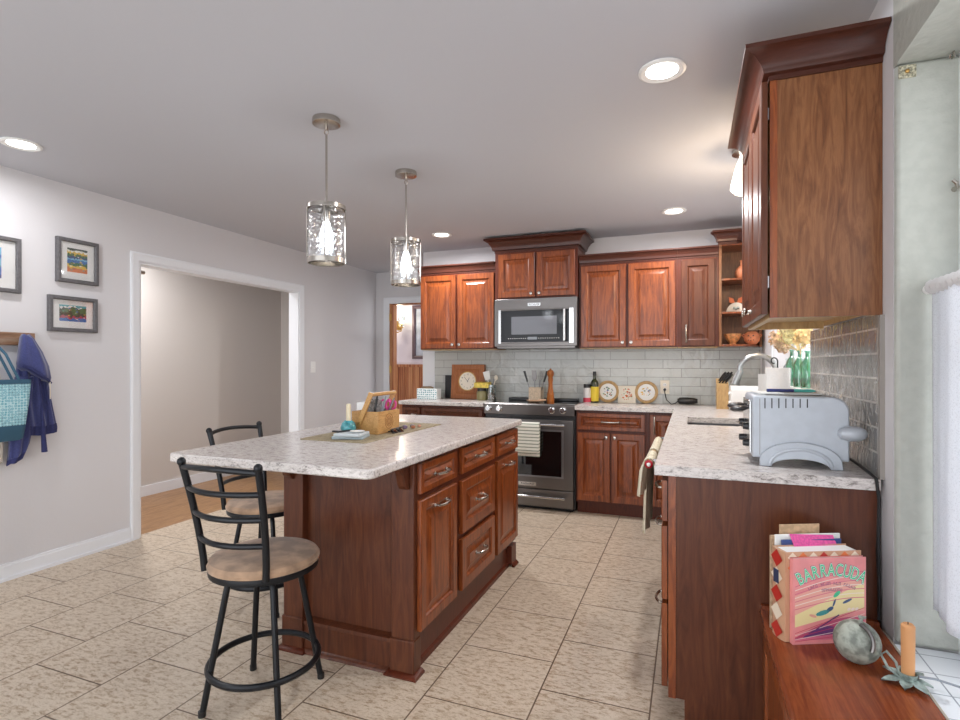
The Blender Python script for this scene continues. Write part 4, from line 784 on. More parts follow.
# pottery on the corner shelves
o = MB().lathe([(0, 0), (.03, 0), (.052, .03), (.058, .065), (.045, .1), (.02, .12), (.018, .15), (.024, .16), (0, .16)], (.40, 4.88, 1.955)).build('clay_vase', 'terra'); tag(o, 'rounded clay vase on the top corner shelf, partly hidden', 'vase')
nh = thing('ceramic_fan_holder', 'white fan-shaped ceramic piece with orange bows on the middle corner shelf', 'ornament', (.35, 4.86, 1.689))
MB().prism([(.075 * math.cos(a), .085 * math.sin(a)) for a in [PI * k / 12 for k in range(13)]], (.35, 4.85, 1.689), X, Z, Y, .03).build('body', 'offwhite', nh, bevel=.004)
w = MB(); [w.prism([(0, 0), (.045 * s_, .012), (.05 * s_, .06), (.014 * s_, .045)], (.35 + .004 * s_, 4.872, 1.763), X, Z, Y, .02) for s_ in (-1, 1)]; w.build('bow', plain('bow', (232, 126, 78), .6), nh, bevel=.003)
w = MB(); [w.ball((.35 + dx, 4.848, 1.72 + dz), .011, n=8) for dx, dz in ((0, 0), (-.014, .006), (.014, .008))]; w.build('motif', 'verdigris', nh)
o = MB().lathe([(0, 0), (.03, 0), (.026, .012), (.045, .03), (.066, .07), (.07, .088), (.064, .086), (.04, .04), (0, .03)], (.325, 4.86, 1.4295), sx=.93, sy=.93).build('clay_bowl', plain('bowl', (214, 150, 96), .5, var=.3, bscale=40)); tag(o, 'patterned clay bowl on the bottom corner shelf, left of the face pot', 'bowl')
fp = thing('clay_face_pot', 'round clay pot with a punched face on the bottom corner shelf', 'pot', (.468, 4.88, 1.4295)); MB().lathe([(0, 0), (.03, 0), (.056, .028), (.062, .06), (.05, .09), (.03, .104), (0, .106)], (.468, 4.88, 1.4295)).build('body', 'terra', fp)
w = MB()
for a, zz, r in ((-2.1, .07, .006), (-1.5, .07, .006), (-1.8, .052, .004), (-2.1, .035, .004), (-1.8, .03, .004), (-1.5, .035, .004)): rr = .0605 if zz > .04 else .0585; w.ball((.468 + rr * math.cos(a), 4.88 + rr * math.sin(a), 1.4295 + zz), r, n=8)
w.build('face_holes', 'black', fp); [MB().tube([(.468 + s_ * .056, 4.88, 1.4295 + .06), (.468 + s_ * .074, 4.88, 1.4295 + .075), (.468 + s_ * .054, 4.88, 1.4295 + .085)], .005, 8).build('ear', 'terra', fp) for s_ in (-1, 1)]

# ---------------------------------------------------------------- toaster on the peninsula
ts = thing('toaster', 'large grey four-slice toaster with black levers on the near worktop end', 'toaster', (.35, 2.3, WT)); tx0, tx1, ty0, ty1, tz0, tz1 = .205, .497, 2.125, 2.40, WT + .028, 1.165
pr = [(tx0, tz0), (tx1, tz0), (tx1, tz1 - .05)] + [(tx1 - .05 + .05 * math.cos(a), tz1 - .05 + .05 * math.sin(a)) for a in [k * PI / 12 for k in range(1, 7)]] + [(tx0 + .008, tz1), (tx0, tz1 - .008)]
MB().prism(pr, (0, ty0, 0), X, Z, Y, ty1 - ty0).build('body', 'graytoast', ts, bevel=.007)
for yy, nm in ((ty0 - .012, 'base_arch'), (ty1 - .003, 'base_arch')):
    out = [(tx0 + .022, WT + .0005)] + [(.351 - .124 * math.cos(a), WT + .0005 + .02 + .068 * math.sin(a)) for a in [PI * k / 16 for k in range(17)]] + [(tx1 - .02, WT + .0005), (tx1 - .055, WT + .0005)] + [(.351 + .088 * math.cos(a), WT + .0005 + .03 * math.sin(a)) for a in [PI * k / 14 for k in range(1, 14)]] + [(tx0 + .06, WT + .0005)]
    MB().prism(out, (0, yy, 0), X, Z, Y, .0145).build(nm, 'graytoast', ts, bevel=.003)
MB().tube([(.351 - .092 * math.cos(a), ty0 - .0125, WT + .008 + .056 * math.sin(a)) for a in [PI * k / 20 for k in range(21)]], .006, 8).build('arch_ridge', 'graytoast', ts)
w = MB(); [w.box(.243 + i * .0215, .2465 + i * .0215, ty0 - .0006, ty0 + .002, tz1 - .044 + i * .001, tz1 - .008) for i in range(7)]; w.build('vent_slots', 'black', ts)
B(tx0 + .022, tx0 + .025, ty0 - .0012, ty0 + .002, tz0 + .01, tz1 - .01).build('seam', 'steel', ts)
w = MB(); [w.box(tx0 + .05, tx1 - .06, y - .014, y + .014, tz1 - .0005, tz1 + .0012) for y in (2.18, 2.235, 2.29, 2.345)]; w.build('bread_slots', 'black', ts)
B(tx0 - .008, tx0 - .0005, ty0 + .02, ty1 - .02, tz0 + .012, tz1 - .02).build('chrome_panel', 'chrome', ts, bevel=.002)
for yy in (2.17, 2.33):
    MB().loops([[(x, yy + .03 * s_ * math.cos(q), tz1 - .045 - (tx0 - x) * .1 + .011 * s_ * math.sin(q)) for q in [k * PI / 8 for k in range(16)]] for x, s_ in ((tx0 - .009, .5), (tx0 - .022, .9), (tx0 - .045, 1), (tx0 - .062, .75), (tx0 - .068, .3))]).build('lever', 'black', ts)
    for z in (tz0 + .045, tz0 + .105): MB().lathe([(0, 0), (.014, 0), (.012, .018), (0, .02)], (tx0 - .0085, yy, z), -X, 14).build('dial', 'black', ts)
MB().loops([[(x, 2.118 + .03 * s_ * math.cos(q), 1.045 + .025 * s_ * math.sin(q)) for q in [k * PI / 8 for k in range(16)]] for x, s_ in ((.46, .25), (.468, .7), (.49, 1), (.52, 1), (.538, .65), (.545, .2))]).build('side_handle', 'graytoast', ts)
MB().tube([(.498, 2.26, .96), (.52, 2.2, .945), (.525, 2.12, .94), (.53, 2.05, WT + .012), (.535, 1.995, WT + .004), (.54, 1.985, .86), (.538, 1.99, .7), (.545, 2.0, .55), (.542, 1.995, .49)], .0048, 8).build('cord', 'wire', ts)
o = MB().obox((.24, 2.21, tz1 + .0015), Vector((.98, .1, 0)), Vector((-.1, .98, 0)), Z, .2, .15, .004).build('note_pad', 'paper'); tag(o, 'white note paper lying on top of the grey toaster', 'paper')
pn = thing('pen', 'navy blue pen lying on the paper on the toaster', 'pen', (.34, 2.3, tz1 + .012)); MB().tube([(.27, 2.29, tz1 + .012), (.36, 2.30, tz1 + .012)], .006, 10).build('barrel', plain('navyp', (40, 50, 110), .3), pn); MB().tube([(.361, 2.3, tz1 + .012), (.42, 2.306, tz1 + .012), (.432, 2.307, tz1 + .011)], [.006, .006, .002], 10).build('tip', plain('tealp', (90, 190, 180), .3), pn)
# towel roller under the worktop edge
rl = thing('towel_roller', 'pale wooden roller with red end knob on the edge of the sink worktop', 'towel bar', (-.146, 2.5, .9)); MB().tube([(-.152, 2.24, .880), (-.152, 2.98, .880)], .015, 14).build('roller', 'maple', rl); MB().lathe([(0, 0), (.0165, 0), (.016, .01), (.008, .016), (0, .017)], (-.152, 2.239, .880), -Y, 18).build('end_knob', 'red', rl); MB().lathe([(0, .0), (.008, 0), (.005, .004), (0, .005)], (-.152, 2.2218, .880), -Y, 12).build('end_cap', 'white', rl); [B(-.152, -.1178, q, q + .01, .886, .8955).build('bracket', 'steel', rl) for q in (2.26, 2.95)]
def rt(y0, y1, drop, back):
    def P(u, v):
        L = drop + back; s_ = v * L - back; r = .0185; k = max(0, s_ - .03) / drop
        if abs(s_) < .03: a = s_ / .03 * PI / 2; xx, zz = -.152 - r * math.sin(a), .880 + r * math.cos(a)
        else: xx = -.152 - r * (1 if s_ > 0 else -1) - .02 * k ** .6; zz = .880 - (abs(s_) - .03)
        return (xx - .013 * math.sin(u * 15) * min(1, k * 5), y0 + (y1 - y0) * (u + .05 * math.sin(6 * v) * (u - .5)), zz)
    return P
o = sheet('hand_towel', 'dishtowel', rt(2.262, 2.46, .17, .05), 14, 30); tag(o, 'short beige towel on the wooden roller, nearest its red knob', 'towel')
o = sheet('hand_towel', 'dishtowel', rt(2.53, 2.92, .40, .05), 16, 36); tag(o, 'long beige striped towel hanging at the far end of the wooden roller', 'towel')

# ---------------------------------------------------------------- low cabinet under the window and its things
BZ = .465
bn = thing('low_cabinet', 'low polished reddish wood cabinet under the near window', 'cabinet', (.4, 1.4, 0))
w = MB(); w.box(.235, XR - .014, .35, PY0 - .012, .06, BZ - .026); w.box(.255, XR - .02, .38, PY0 - .02, 0, .06); w.build('cabinet_body', 'bench', bn)
w = MB(); w.prism([(.2155, BZ - .012), (.2155, BZ - .02), (.225, BZ - .0255), (XR - .014, BZ - .0255), (XR - .014, BZ), (.2255, BZ), (.2195, BZ - .004)], (0, .33, 0), X, Z, Y, 2.017 - .33); w.build('top', 'bench', bn)
for y1, y0 in ((1.98, 1.46), (1.44, .92), (.90, .40)): MB().panel((.2345, y1, .09), -Y, Z, -X, y1 - y0, BZ - .14, [(0, -.001), (0, .01), (.004, .012), (.05, .012), (.056, .004)]).build('door', 'cherry', bn)
B(.22, XR - .015, 2.0, 2.0165, BZ + .0003, BZ + .014).build('back_lip', 'bench', bn)
# books standing against the side panel
bA = Vector((.277, 1.782, BZ + .0005)); bU = Vector((.902, .431, 0)).normalized(); bN = Vector((-.431, .902, 0)).normalized()
def at(u, v, n): return bA + bU * u + Z * v + bN * n
bk = thing('picture_book', 'pink comic-style book titled BARRACUDA standing in front of the other books', 'book', bA)
Wb, Hb, Tb = .224, .248, .014
w = MB(); w.obox(at(0, 0, 0), bU, Z, bN, Wb, Hb, .0018); w.obox(at(0, 0, Tb - .0018), bU, Z, bN, Wb, Hb, .0018); w.obox(at(0, 0, .0018), bU, Z, bN, .002, Hb, Tb - .0036); w.build('cover', plain('bpink', (238, 152, 152), .35, var=.06, bscale=20), bk)
MB().obox(at(.0022, .003, .002), bU, Z, bN, Wb - .006, Hb - .006, Tb - .004).build('pages', 'paper', bk)
FN = -bN
def band(w, f0, f1, m, e, u0=.006, u1=Wb - .006, n=20):
    pts = [(u0 + (u1 - u0) * k / n, k / n) for k in range(n + 1)]; vs = [at(u, f0(t), -e) for u, t in pts] + [at(u, f1(t), -e) for u, t in pts]
    w.add(vs, [(k, k + 1, n + 2 + k, n + 1 + k) for k in range(n)], m)
mk = lambda n, c: plain(n, c, .4)
w = MB(); cols = [mk('bk_y', (240, 222, 164)), mk('bk_p', (222, 112, 140)), mk('bk_l', (240, 176, 160)), mk('bk_m', (200, 84, 120)), mk('bk_w', (246, 226, 214)), mk('bk_r', (206, 70, 96))]
band(w, lambda t: .072 + .02 * t, lambda t: .14 + .045 * math.sin(t * 1.6), cols[2], .0004); band(w, lambda t: .05 + .05 * t, lambda t: .085 + .09 * t, cols[0], .0006)
for i in range(7): band(w, lambda t, i=i: .1 + .011 * i + (.03 + .008 * i * .2) * math.sin(t * 1.7), lambda t, i=i: .1022 + .011 * i + (.03 + .008 * i * .2) * math.sin(t * 1.7), cols[4 if i % 2 else 1], .0008)
band(w, lambda t: .012, lambda t: .02 + .055 * math.sin(t * 1.9), cols[3], .0008); band(w, lambda t: .012, lambda t: .014 + .03 * math.sin(t * 2.4), cols[1], .001)
for i in range(5): band(w, lambda t, i=i: .008 + .006 * i + (.02 + .012 * i) * t, lambda t, i=i: .0096 + .006 * i + (.02 + .012 * i) * t, cols[4 if i % 2 else 5], .0013)
band(w, lambda t: .02 + .01 * t, lambda t: .0215 + .03 * math.sin(t * 2.8), mk('bk_d', (110, 60, 120)), .0012, .03, .16); band(w, lambda t: .03 + .05 * t, lambda t: .0325 + .052 * t, mk('bk_d2', (90, 60, 110)), .0015, .05, .14)
def blob(u, v, a, l, h, m): w.add([at(u + l * math.cos(q) * math.cos(a) - h * math.sin(q) * math.sin(a), v + l * math.cos(q) * math.sin(a) + h * math.sin(q) * math.cos(a), -.0017) for q in [k * PI / 5 for k in range(10)]], [tuple(range(10))], m)
tl_ = mk('bk_t', (70, 150, 150)); gr_ = mk('bk_g', (70, 190, 140)); bl_ = mk('bk_b', (66, 90, 130))
blob(.09, .09, .25, .022, .007, tl_); blob(.112, .1, .5, .012, .006, bl_); blob(.133, .143, .7, .013, .006, gr_); blob(.125, .118, 1.2, .012, .003, bl_); blob(.165, .122, .4, .016, .004, bl_); blob(.06, .082, -.3, .012, .004, mk('bk_s', (236, 170, 150)))
for i in range(3): blob(.17 + .012 * i, .098, .5, .006, .004, cols[4])
w.build('cover_picture', None, bk)
w = MB(); tg = mk('bk_tg', (70, 206, 152)); tw = mk('bk_tw', (236, 246, 236)); td = mk('bk_td', (120, 84, 100)); R_ = .21; cx, cy = .116, Hb - .036 - R_
for i, ch in enumerate('BARRACUDA'):
    a = (4 - i) * .117; c_ = at(cx - R_ * math.sin(a), cy + R_ * math.cos(a), 0); u = bU * math.cos(a) + Z * math.sin(a); v = Z * math.cos(a) - bU * math.sin(a)
    text_into(w, ch, .046, c_ - bN * .0008, u * .74, v * 1.12, FN, td, .0003, off=.0022); text_into(w, ch, .046, c_ - bN * .0014, u * .74, v * 1.12, FN, tw, .0003, off=.0012); text_into(w, ch, .046, c_ - bN * .002, u * .74, v * 1.12, FN, tg, .0003, off=-.0004)
w.build('title', None, bk)
w = MB(); rnd = random.Random(3)
for row, (rr, n, h_) in enumerate(((.164, 19, .009), (.146, 9, .009))):
    for i in range(n):
        if i in (4, 9, 13) and n > 10: continue
        a = ((n - 1) / 2 - i) * .047; u = bU * math.cos(a) + Z * math.sin(a); v = Z * math.cos(a) - bU * math.sin(a); c_ = at(cx - rr * math.sin(a), cy + .004 + rr * math.cos(a), -.0006)
        w.obox(c_, u, v, FN, .0014, h_, .0003); w.obox(c_ + v * (h_ * rnd.choice((0, .45, .85))), u, v, FN, .005, .0014, .0003); w.obox(c_ + u * .0042, u, v * 1, FN, .0013, h_ * rnd.choice((.5, 1)), .0003)
w.build('small_print', mk('bk_sp', (160, 92, 128)), bk)
b2 = thing('cookbook', 'thick book in red and beige diamond checks right behind the pink BARRACUDA book', 'book', at(-.01, 0, .03))
w = MB(); dm = [mk('dm_r', (186, 48, 40)), mk('dm_t', (206, 160, 128)), mk('dm_c', (236, 222, 200)), mk('dm_o', (222, 120, 66))]
n0, n1, H2, U0, U1 = Tb + .002, .077, .262, -.012, .222
w.obox(at(U0 + .004, .0, n0), bU, Z, bN, U1 - U0 - .004, H2, .002, dm[1]); w.obox(at(U0 + .004, 0, n1 - .002), bU, Z, bN, U1 - U0 - .004, H2, .002, dm[1])
k0 = len(w.v); w.loops([[at(U0 - .006 * math.sin(PI * k / 6), z, n0 + (n1 - n0) * k / 6) for k in range(7)] + [at(U0 + .006, z, n1 - .001), at(U0 + .006, z, n0 + .001)] for z in (0, H2)], m=dm[1])
rows = 5; hh = H2 / rows
for r_ in range(rows):
    for c_ in range(1):
        nc = (n0 + n1) / 2; z_ = hh * (r_ + .5); q = (n1 - n0) / 2.1; e = U0 - .0069
        w.add([at(e, z_, nc - q + .002), at(e, z_ + hh / 2, nc), at(e, z_, nc + q - .002), at(e, z_ - hh / 2, nc)], [(0, 1, 2, 3)], dm[0 if (r_ + c_) % 2 == 0 else 2])
for c_ in range(7):
    uu = .01 + c_ * .032
    for r_ in range(2): z_ = H2 - .016 - r_ * .03; w.add([at(uu - .015, z_, n0 - .0006), at(uu, z_ + .015, n0 - .0006), at(uu + .015, z_, n0 - .0006), at(uu, z_ - .015, n0 - .0006)], [(0, 1, 2, 3)], dm[(2, 3, 2, 0)[(c_ + r_) % 4]])
w.build('cover', None, b2); MB().obox(at(U0 + .007, .004, n0 + .0025), bU, Z, bN, U1 - U0 - .012, H2 - .008, n1 - n0 - .005).build('pages', 'paper', b2)
MB().obox(at(U0 - .0075, H2 * .62, n0 + .02), bN, Z, -bU, .024, .04, .0008).build('spine_label', plain('spl', (52, 62, 92), .5), b2)
def slab(name, label, cat, u0, u1, n, t_, h_, m): o = MB().obox(at(u0, 0, n), bU, Z, bN, u1 - u0, h_, t_).build(name, m, bevel=.001); tag(o, label, cat); return o
slab('magazine', 'magazine with a dark blue top edge just behind the diamond-check book', 'magazine', .02, .21, .079, .006, .276, plain('mg', (52, 74, 132), .4))
slab('folder', 'white paper folder behind the blue-edged magazine', 'folder', .004, .212, .087, .006, .29, 'paper')
slab('book', 'slim beige book at the left back of the row of books', 'book', -.004, .12, .095, .01, .285, plain('bb_', (190, 160, 130), .6, var=.2))
slab('envelope', 'brown kraft paper sheet sticking up highest behind the books', 'paper', .03, .16, .107, .003, .315, plain('kraft', (204, 172, 136), .8, var=.15, bscale=60))
o = MB().obox(at(.055, .255, .0725), bU + Z * -.05, Vector((0, 0, 1)) * .9 + bN * .3 - bU * .2, -bN,   .14, .042, .0012).build('sticky_note', plain('stk', (236, 96, 166), .7, var=.12, bscale=160)); tag(o, 'bright pink handwritten note sticking out above the books', 'note')
og = thing('round_canteen', 'grey green metal ball-shaped flask with a curved strap in front of the books', 'flask', (.425, 1.735, BZ)); MB().lathe([(.056 * math.sin(PI * k / 16), -.05 * math.cos(PI * k / 16)) for k in range(17)], (.424, 1.745, BZ + .0562), (-.45, -.8, .38), 28).build('body', 'pewter', og)
ax_ = Vector((-.45, -.8, .38)).normalized(); u_ = Vector((.2, 0, 1)); u_ = (u_ - ax_ * u_.dot(ax_)).normalized(); v_ = ax_.cross(u_); oc = Vector((.424, 1.745, BZ + .0562))
MB().tube([oc + (u_ * math.cos(a) + v_ * math.sin(a)) * .047 + ax_ * .038 for a in [-.1 - k * .2 for k in range(9)]], .0055, 8).build('strap', 'dsteel', og); MB().lathe([(0, 0), (.006, 0), (.005, .012), (.009, .014), (.009, .02), (0, .021)], oc + u_ * .049 + ax_ * .026, u_, 12).build('stopper', 'pewter', og)
ch = thing('flower_candle_holder', 'verdigris metal leaf candle holder with a short orange candle by the window', 'candle holder', (.516, 1.672, BZ)); hc = Vector((.516, 1.672, BZ))
for k, (a, l_) in enumerate(((-2.9, .062), (-2.0, .05), (-1.1, .06), (-.2, .05), (.6, .05), (1.6, .05), (2.5, .055))):
    d_ = Vector((math.cos(a), math.sin(a), 0)); s_ = Vector((-d_.y, d_.x, 0)); up = .0 if k < 4 else .012
    w = MB(); L_ = []
    for t_, wd in ((.12, .25), (.35, .85), (.6, 1), (.82, .65), (1, .06)): c_ = hc + d_ * (l_ * t_) + Z * (.006 + .010 * (1 - t_) + up * t_); L_.append([c_ - s_ * (.014 * wd) + Z * .003, c_, c_ + s_ * (.014 * wd) + Z * .003, c_ - Z * .0015])
    w.loops(L_); w.build('leaf', 'verdigris', ch)
MB().lathe([(0, .006), (.014, .006), (.018, .016), (.021, .03), (.0185, .03), (.016, .02), (0, .018)], hc, n=20).build('cup', 'verdigris', ch)
MB().tube([hc + Vector((-.016, .0, .012)), hc + Vector((-.04, .01, .03)), hc + Vector((-.052, .02, .055)), hc + Vector((-.04, .02, .066)), hc + Vector((-.022, .012, .045)), hc + Vector((-.017, .003, .02))], .0035, 8).build('loop_handle', 'verdigris', ch)
MB().lathe([(0, .0185), (.0142, .0185), (.0152, .148), (.011, .153), (.006, .151), (0, .151)], hc, n=20).build('candle', 'candle', ch); MB().tube([hc + Z * .1515, hc + Z * .158], .001, 5).build('wick', 'black', ch)
o = MB().tube([(.54, 1.675, BZ + .022), (.575, 1.68, BZ + .02), (.62, 1.67, BZ + .016), (.66, 1.6, BZ + .001), (.69, 1.5, BZ + .001)], .003, 8).build('window_cord', 'graywire'); tag(o, 'grey cord running over the white window sill from the candle holder', 'cord')

# ---------------------------------------------------------------- near window: rod, curtain, small fittings
cr_ = thing('curtain_rod', 'thin curtain rod across the near window', 'curtain rod', (.635, 1.2, 1.49)); MB().tube([(.635, 1.8995, 1.49), (.635, -.05, 1.49)], .006, 10).build('rod', 'white', cr_); MB().lathe([(0, 0), (.014, 0), (.012, .012), (0, .012)], (.635, 1.9045, 1.49), -Y, 14).build('end_bracket', 'white', cr_)
def cur(y0, y1, zb, off, seed):
    def P(u, v):
        y = y0 + (y1 - y0) * u; f = math.sin(u * 34 + seed) * .5 + math.sin(u * 61 + 1 + seed) * .3
        top = max(0, 1 - v * 14); amp = .012 + .010 * v
        return (.635 + off + amp * f, y + .01 * v * math.sin(u * 23), 1.508 - v * (1.508 - zb) + top * 0)
    return P
ct = thing('sheer_curtain', 'sheer white cafe curtain hanging from the rod in the near window', 'curtain', (.635, 1.5, .58))
sheet('cloth', 'curtain', cur(1.885, .95, .585, 0, 0), 150, 30, .0012, ct)
w = MB(); w.loops([[(.635 + (.016 + .004 * math.sin(k * 2.1)) * math.cos(q), 1.885 - k * .0115, 1.494 + (.018 + .004 * math.sin(k * 2.1)) * math.sin(q)) for q in [i * PI / 5 for i in range(10)]] for k in range(80)], cap0=False, cap1=False); w.build('gathered_heading', plain('heading', (206, 204, 204), .9, bump=.5, bscale=150), ct)
bs = thing('brass_hook_plate', 'worn brass latch plate on the top corner of the window reveal', 'bracket', (.595, 1.9, 2.115)); w = MB(); w.panel((.5645, 1.9045, 2.105), X, Z, -Y, .042, .036, [(0, -.001), (0, .004), (.005, .006), (.01, .003), (.014, .003)]); w.build('plate', 'oldbrass', bs); MB().ball((.585, 1.9, 2.123), .006, n=10).build('screw', 'brass', bs)
o = MB().tube([(.695, 1.9045, 1.77), (.695, 1.885, 1.77), (.69, 1.878, 1.78), (.682, 1.88, 1.79)], [.008, .005, .005, .004], 8).build('curtain_hook', 'nickel'); tag(o, 'small metal hook on the window reveal above the curtain rod', 'hook')
o = MB().tube([(.69, 1.9045, 2.14), (.69, 1.888, 2.14), (.685, 1.88, 2.148), (.678, 1.883, 2.142), (.68, 1.89, 2.135)], .0028, 8).build('curtain_hook', 'nickel'); tag(o, 'small metal hook at the very top of the window reveal', 'hook')

# ---------------------------------------------------------------- left wall: pictures, rack, hoodie, bag, switch
def picture(y0, y1, z0, z1, aw, ah, label, art):
    t = thing('framed_picture', label, 'picture', (XL, (y0 + y1) / 2, z0), 'framed prints on the left wall'); O = Vector((XL + .0005, y0, z0)); w_, h_ = y1 - y0, z1 - z0
    MB().panel(O, Y, Z, X, w_, h_, [(0, 0), (0, .026), (.004, .03), (.02, .03), (.024, .024), (.024, .0005), (0, .0)], hole=True).build('frame', 'frameg', t)
    mt_ = MB().obox(O + Y * .0245 + Z * .0245 + X * .006, Y, Z, X, w_ - .049, h_ - .049, .005).build('mat_board', 'white', t)
    w = MB(); art(w, O + Y * ((w_ - aw) / 2) + Z * ((h_ - ah) / 2 + .006) + X * .0112, aw, ah); w.build('print', None, mt_)
    MB().obox(O + Y * .0245 + Z * .0245 + X * .016, Y, Z, X, w_ - .049, h_ - .049, .0015).build('glass', 'glassart', t)
ac = {k: plain('art_' + k, c, .6) for k, c in dict(n=(34, 60, 120), b=(40, 110, 180), s=(120, 190, 220), g=(60, 110, 60), d=(40, 60, 44), y=(226, 190, 60), o=(214, 120, 60), r=(176, 50, 80), w=(236, 236, 230), t=(60, 160, 170)).items()}
def strips(rows, seed):
    def art(w, O, aw, ah):
        rnd = random.Random(seed); n = 14; ys = [0]; tot = sum(r[1] for r in rows)
        for c, h_, amp in rows: ys.append(ys[-1] + h_ / tot * ah)
        cur_ = [0] * (n + 1)
        for i, (c, h_, amp) in enumerate(rows):
            top = [ah if i == len(rows) - 1 else min(ah, max(cur_[k], ys[i + 1] + rnd.uniform(-amp, amp) * ah)) for k in range(n + 1)]
            w.add([O + Y * (aw * k / n) + Z * cur_[k] for k in range(n + 1)] + [O + Y * (aw * k / n) + Z * top[k] for k in range(n + 1)], [(k, k + 1, n + 2 + k, n + 1 + k) for k in range(n)], ac[c]); cur_ = top
        for k in range(22):
            c_ = O + Y * (aw * rnd.uniform(.05, .92)) + Z * (ah * rnd.uniform(.05, .8)) + X * (.0003 + .00002 * k); e = rnd.uniform(.004, .011); w.add([c_, c_ + Y * e * 1.5, c_ + Y * e * 1.2 + Z * e * .6, c_ + Y * e * .2 + Z * e * .7], [(0, 1, 2, 3)], ac[rnd.choice('yorgdwbt')])
    return art
picture(1.66, 2.018, 1.695, 2.02, .17, .18, 'framed blue print cut off by the left edge of the view', strips([('n', 1, .05), ('b', 2, .1), ('s', 2, .1), ('b', 1, .1), ('s', 2, 0)], 1))
picture(2.215, 2.472, 1.80, 2.086, .125, .155, 'upper framed print of colourful land and water bands', strips([('o', 2, .04), ('y', 1.3, .05), ('g', 1, .05), ('b', 1.4, .04), ('s', .8, .04), ('n', 1, .04), ('g', 1.2, .05), ('y', 1, .05), ('w', .6, .03), ('d', 1, 0)], 2))
picture(2.168, 2.465, 1.482, 1.71, .165, .105, 'lower framed print of a waterfall between dark hills', strips([('b', 1.4, .08), ('r', .7, .15), ('d', 1.5, .2), ('g', 1.2, .2), ('d', .8, .12), ('w', .7, .1), ('t', .8, 0)], 3))
rk = thing('coat_rack', 'brown wooden coat rack board on the left wall', 'coat rack', (XL, 1.7, 1.39)); B(XL + .0005, XL + .02, 1.2, 2.094, 1.385, 1.462).build('board', wood('rackw', [(.3, (120, 84, 60)), (.5, (160, 122, 94)), (.8, (186, 168, 150))], (12, 2, 12)), rk, bevel=.003)
for yh in (1.5, 1.82, 2.02): MB().tube([(XL + .0205, yh, 1.42), (XL + .05, yh, 1.415), (XL + .065, yh, 1.425), (XL + .068, yh, 1.445)], [.009, .007, .007, .009], 8).build('hook', 'blackmetal', rk)
# hoodie: rings of a gathered garment
hd = thing('hoodie', 'navy blue zip hoodie hanging from the coat rack behind the teal bag', 'hoodie', (XL + .07, 2.06, .7))
def drape(rings, n=40, amp=.14, fq=7, ph=0):
    L_ = []
    for i, rg_ in enumerate(rings):
        z, y0, y1, xc, hx = rg_[:5]; tilt = rg_[5] if len(rg_) > 5 else 0; yc, hy = (y0 + y1) / 2, (y1 - y0) / 2
        P_ = []
        for q in [k * 2 * PI / n for k in range(n)]:
            f_ = 1 + amp * math.sin(fq * q + ph + i * .12); yy = hy * math.cos(q) * (1 + amp * .2 * math.sin(fq * q + ph))
            P_.append((xc + hx * math.sin(q) * f_, yc + yy, z + tilt * yy + .005 * math.sin(3 * q + ph)))
        L_.append(P_)
    return MB().loops(L_)
xw = XL + .05
drape([(1.36, 1.99, 2.07, xw + .012, .03), (1.25, 1.985, 2.125, xw, .04), (1.12, 1.985, 2.145, xw, .044), (1.0, 1.99, 2.165, xw, .045), (.90, 2.0, 2.185, xw, .043)], n=56, amp=.34, fq=9).build('body', 'navy', hd, ang=80)
drape([(.901, 2.0, 2.186, xw, .044), (.875, 2.0, 2.19, xw, .042), (.845, 2.002, 2.188, xw, .04)], n=56, amp=.34, fq=9).build('hem_rib', 'navyd', hd, ang=80)
drape([(1.2, 1.97, 2.07, xw + .004, .035), (1.0, 1.955, 2.055, xw, .04), (.85, 1.945, 2.05, xw, .042), (.765, 1.94, 2.04, xw, .038, .6), (.74, 1.935, 2.03, xw, .034, .6)], n=40, amp=.25, fq=7).build('sleeve', 'navy', hd, ang=80)
drape([(.739, 1.936, 2.03, xw, .035, .6), (.705, 1.932, 2.015, xw, .03, .6)], n=40, amp=.25, fq=7).build('cuff', 'navyd', hd, ang=80)
drape([(1.448, 1.992, 2.03, xw + .026, .016), (1.43, 1.985, 2.05, xw + .028, .032, -.2), (1.36, 1.978, 2.095, xw + .028, .046, -.3), (1.29, 1.972, 2.13, xw + .028, .052, -.45), (1.235, 1.968, 2.142, xw + .028, .054, -.6), (1.205, 1.972, 2.136, xw + .026, .05, -.65), (1.20, 1.99, 2.12, xw + .02, .03, -.65)], n=48, amp=.16, fq=5, ph=1).build('hood', 'navy', hd, ang=80)
MB().tube([(xw + .066, 1.975, 1.262), (xw + .084, 2.0, 1.248), (xw + .086, 2.05, 1.21), (xw + .078, 2.1, 1.18), (xw + .05, 2.135, 1.158)], [.006, .008, .008, .008, .006], 8).build('hood_edge', 'navyd', hd)
MB().tube([(xw + .052, 2.07, 1.2), (xw + .054, 2.078, 1.05), (xw + .052, 2.088, .9), (xw + .048, 2.10, .74)], [.006, .008, .010, .016], 8).build('zip_front', 'navyd', hd)
MB().tube([(xw + .054, 2.10, 1.16), (xw + .056, 2.115, 1.0), (xw + .05, 2.12, .86)], .004, 6).build('seam', 'navyd', hd)
w = MB(); w.tube([(xw + .066, 2.12, 1.165), (xw + .055, 2.128, 1.06)], .003, 6); w.build('drawstring', 'offwhite', hd)
tg_ = thing('tote_bag', 'teal patterned tote bag with a dark base hanging on the coat rack', 'bag', (XL + .13, 1.87, .83))
def bagring(z, y0, y1, d): return [(XL + .10 + x_ * d, y, z) for x_, y in [(p_[1], p_[0]) for p_ in round_rect(y0, y1, 0, 1, .02)]]
def bl(z, y0, y1, x0, x1): return [(x, y, z) for y, x in round_rect(y0, y1, x0, x1, .03)]
MB().loops([bl(.925, 1.70, 1.968, XL + .105, XL + .18), bl(1.05, 1.685, 1.982, XL + .105, XL + .185), bl(1.16, 1.67, 1.995, XL + .108, XL + .18)]).build('body', 'bagpat', tg_)
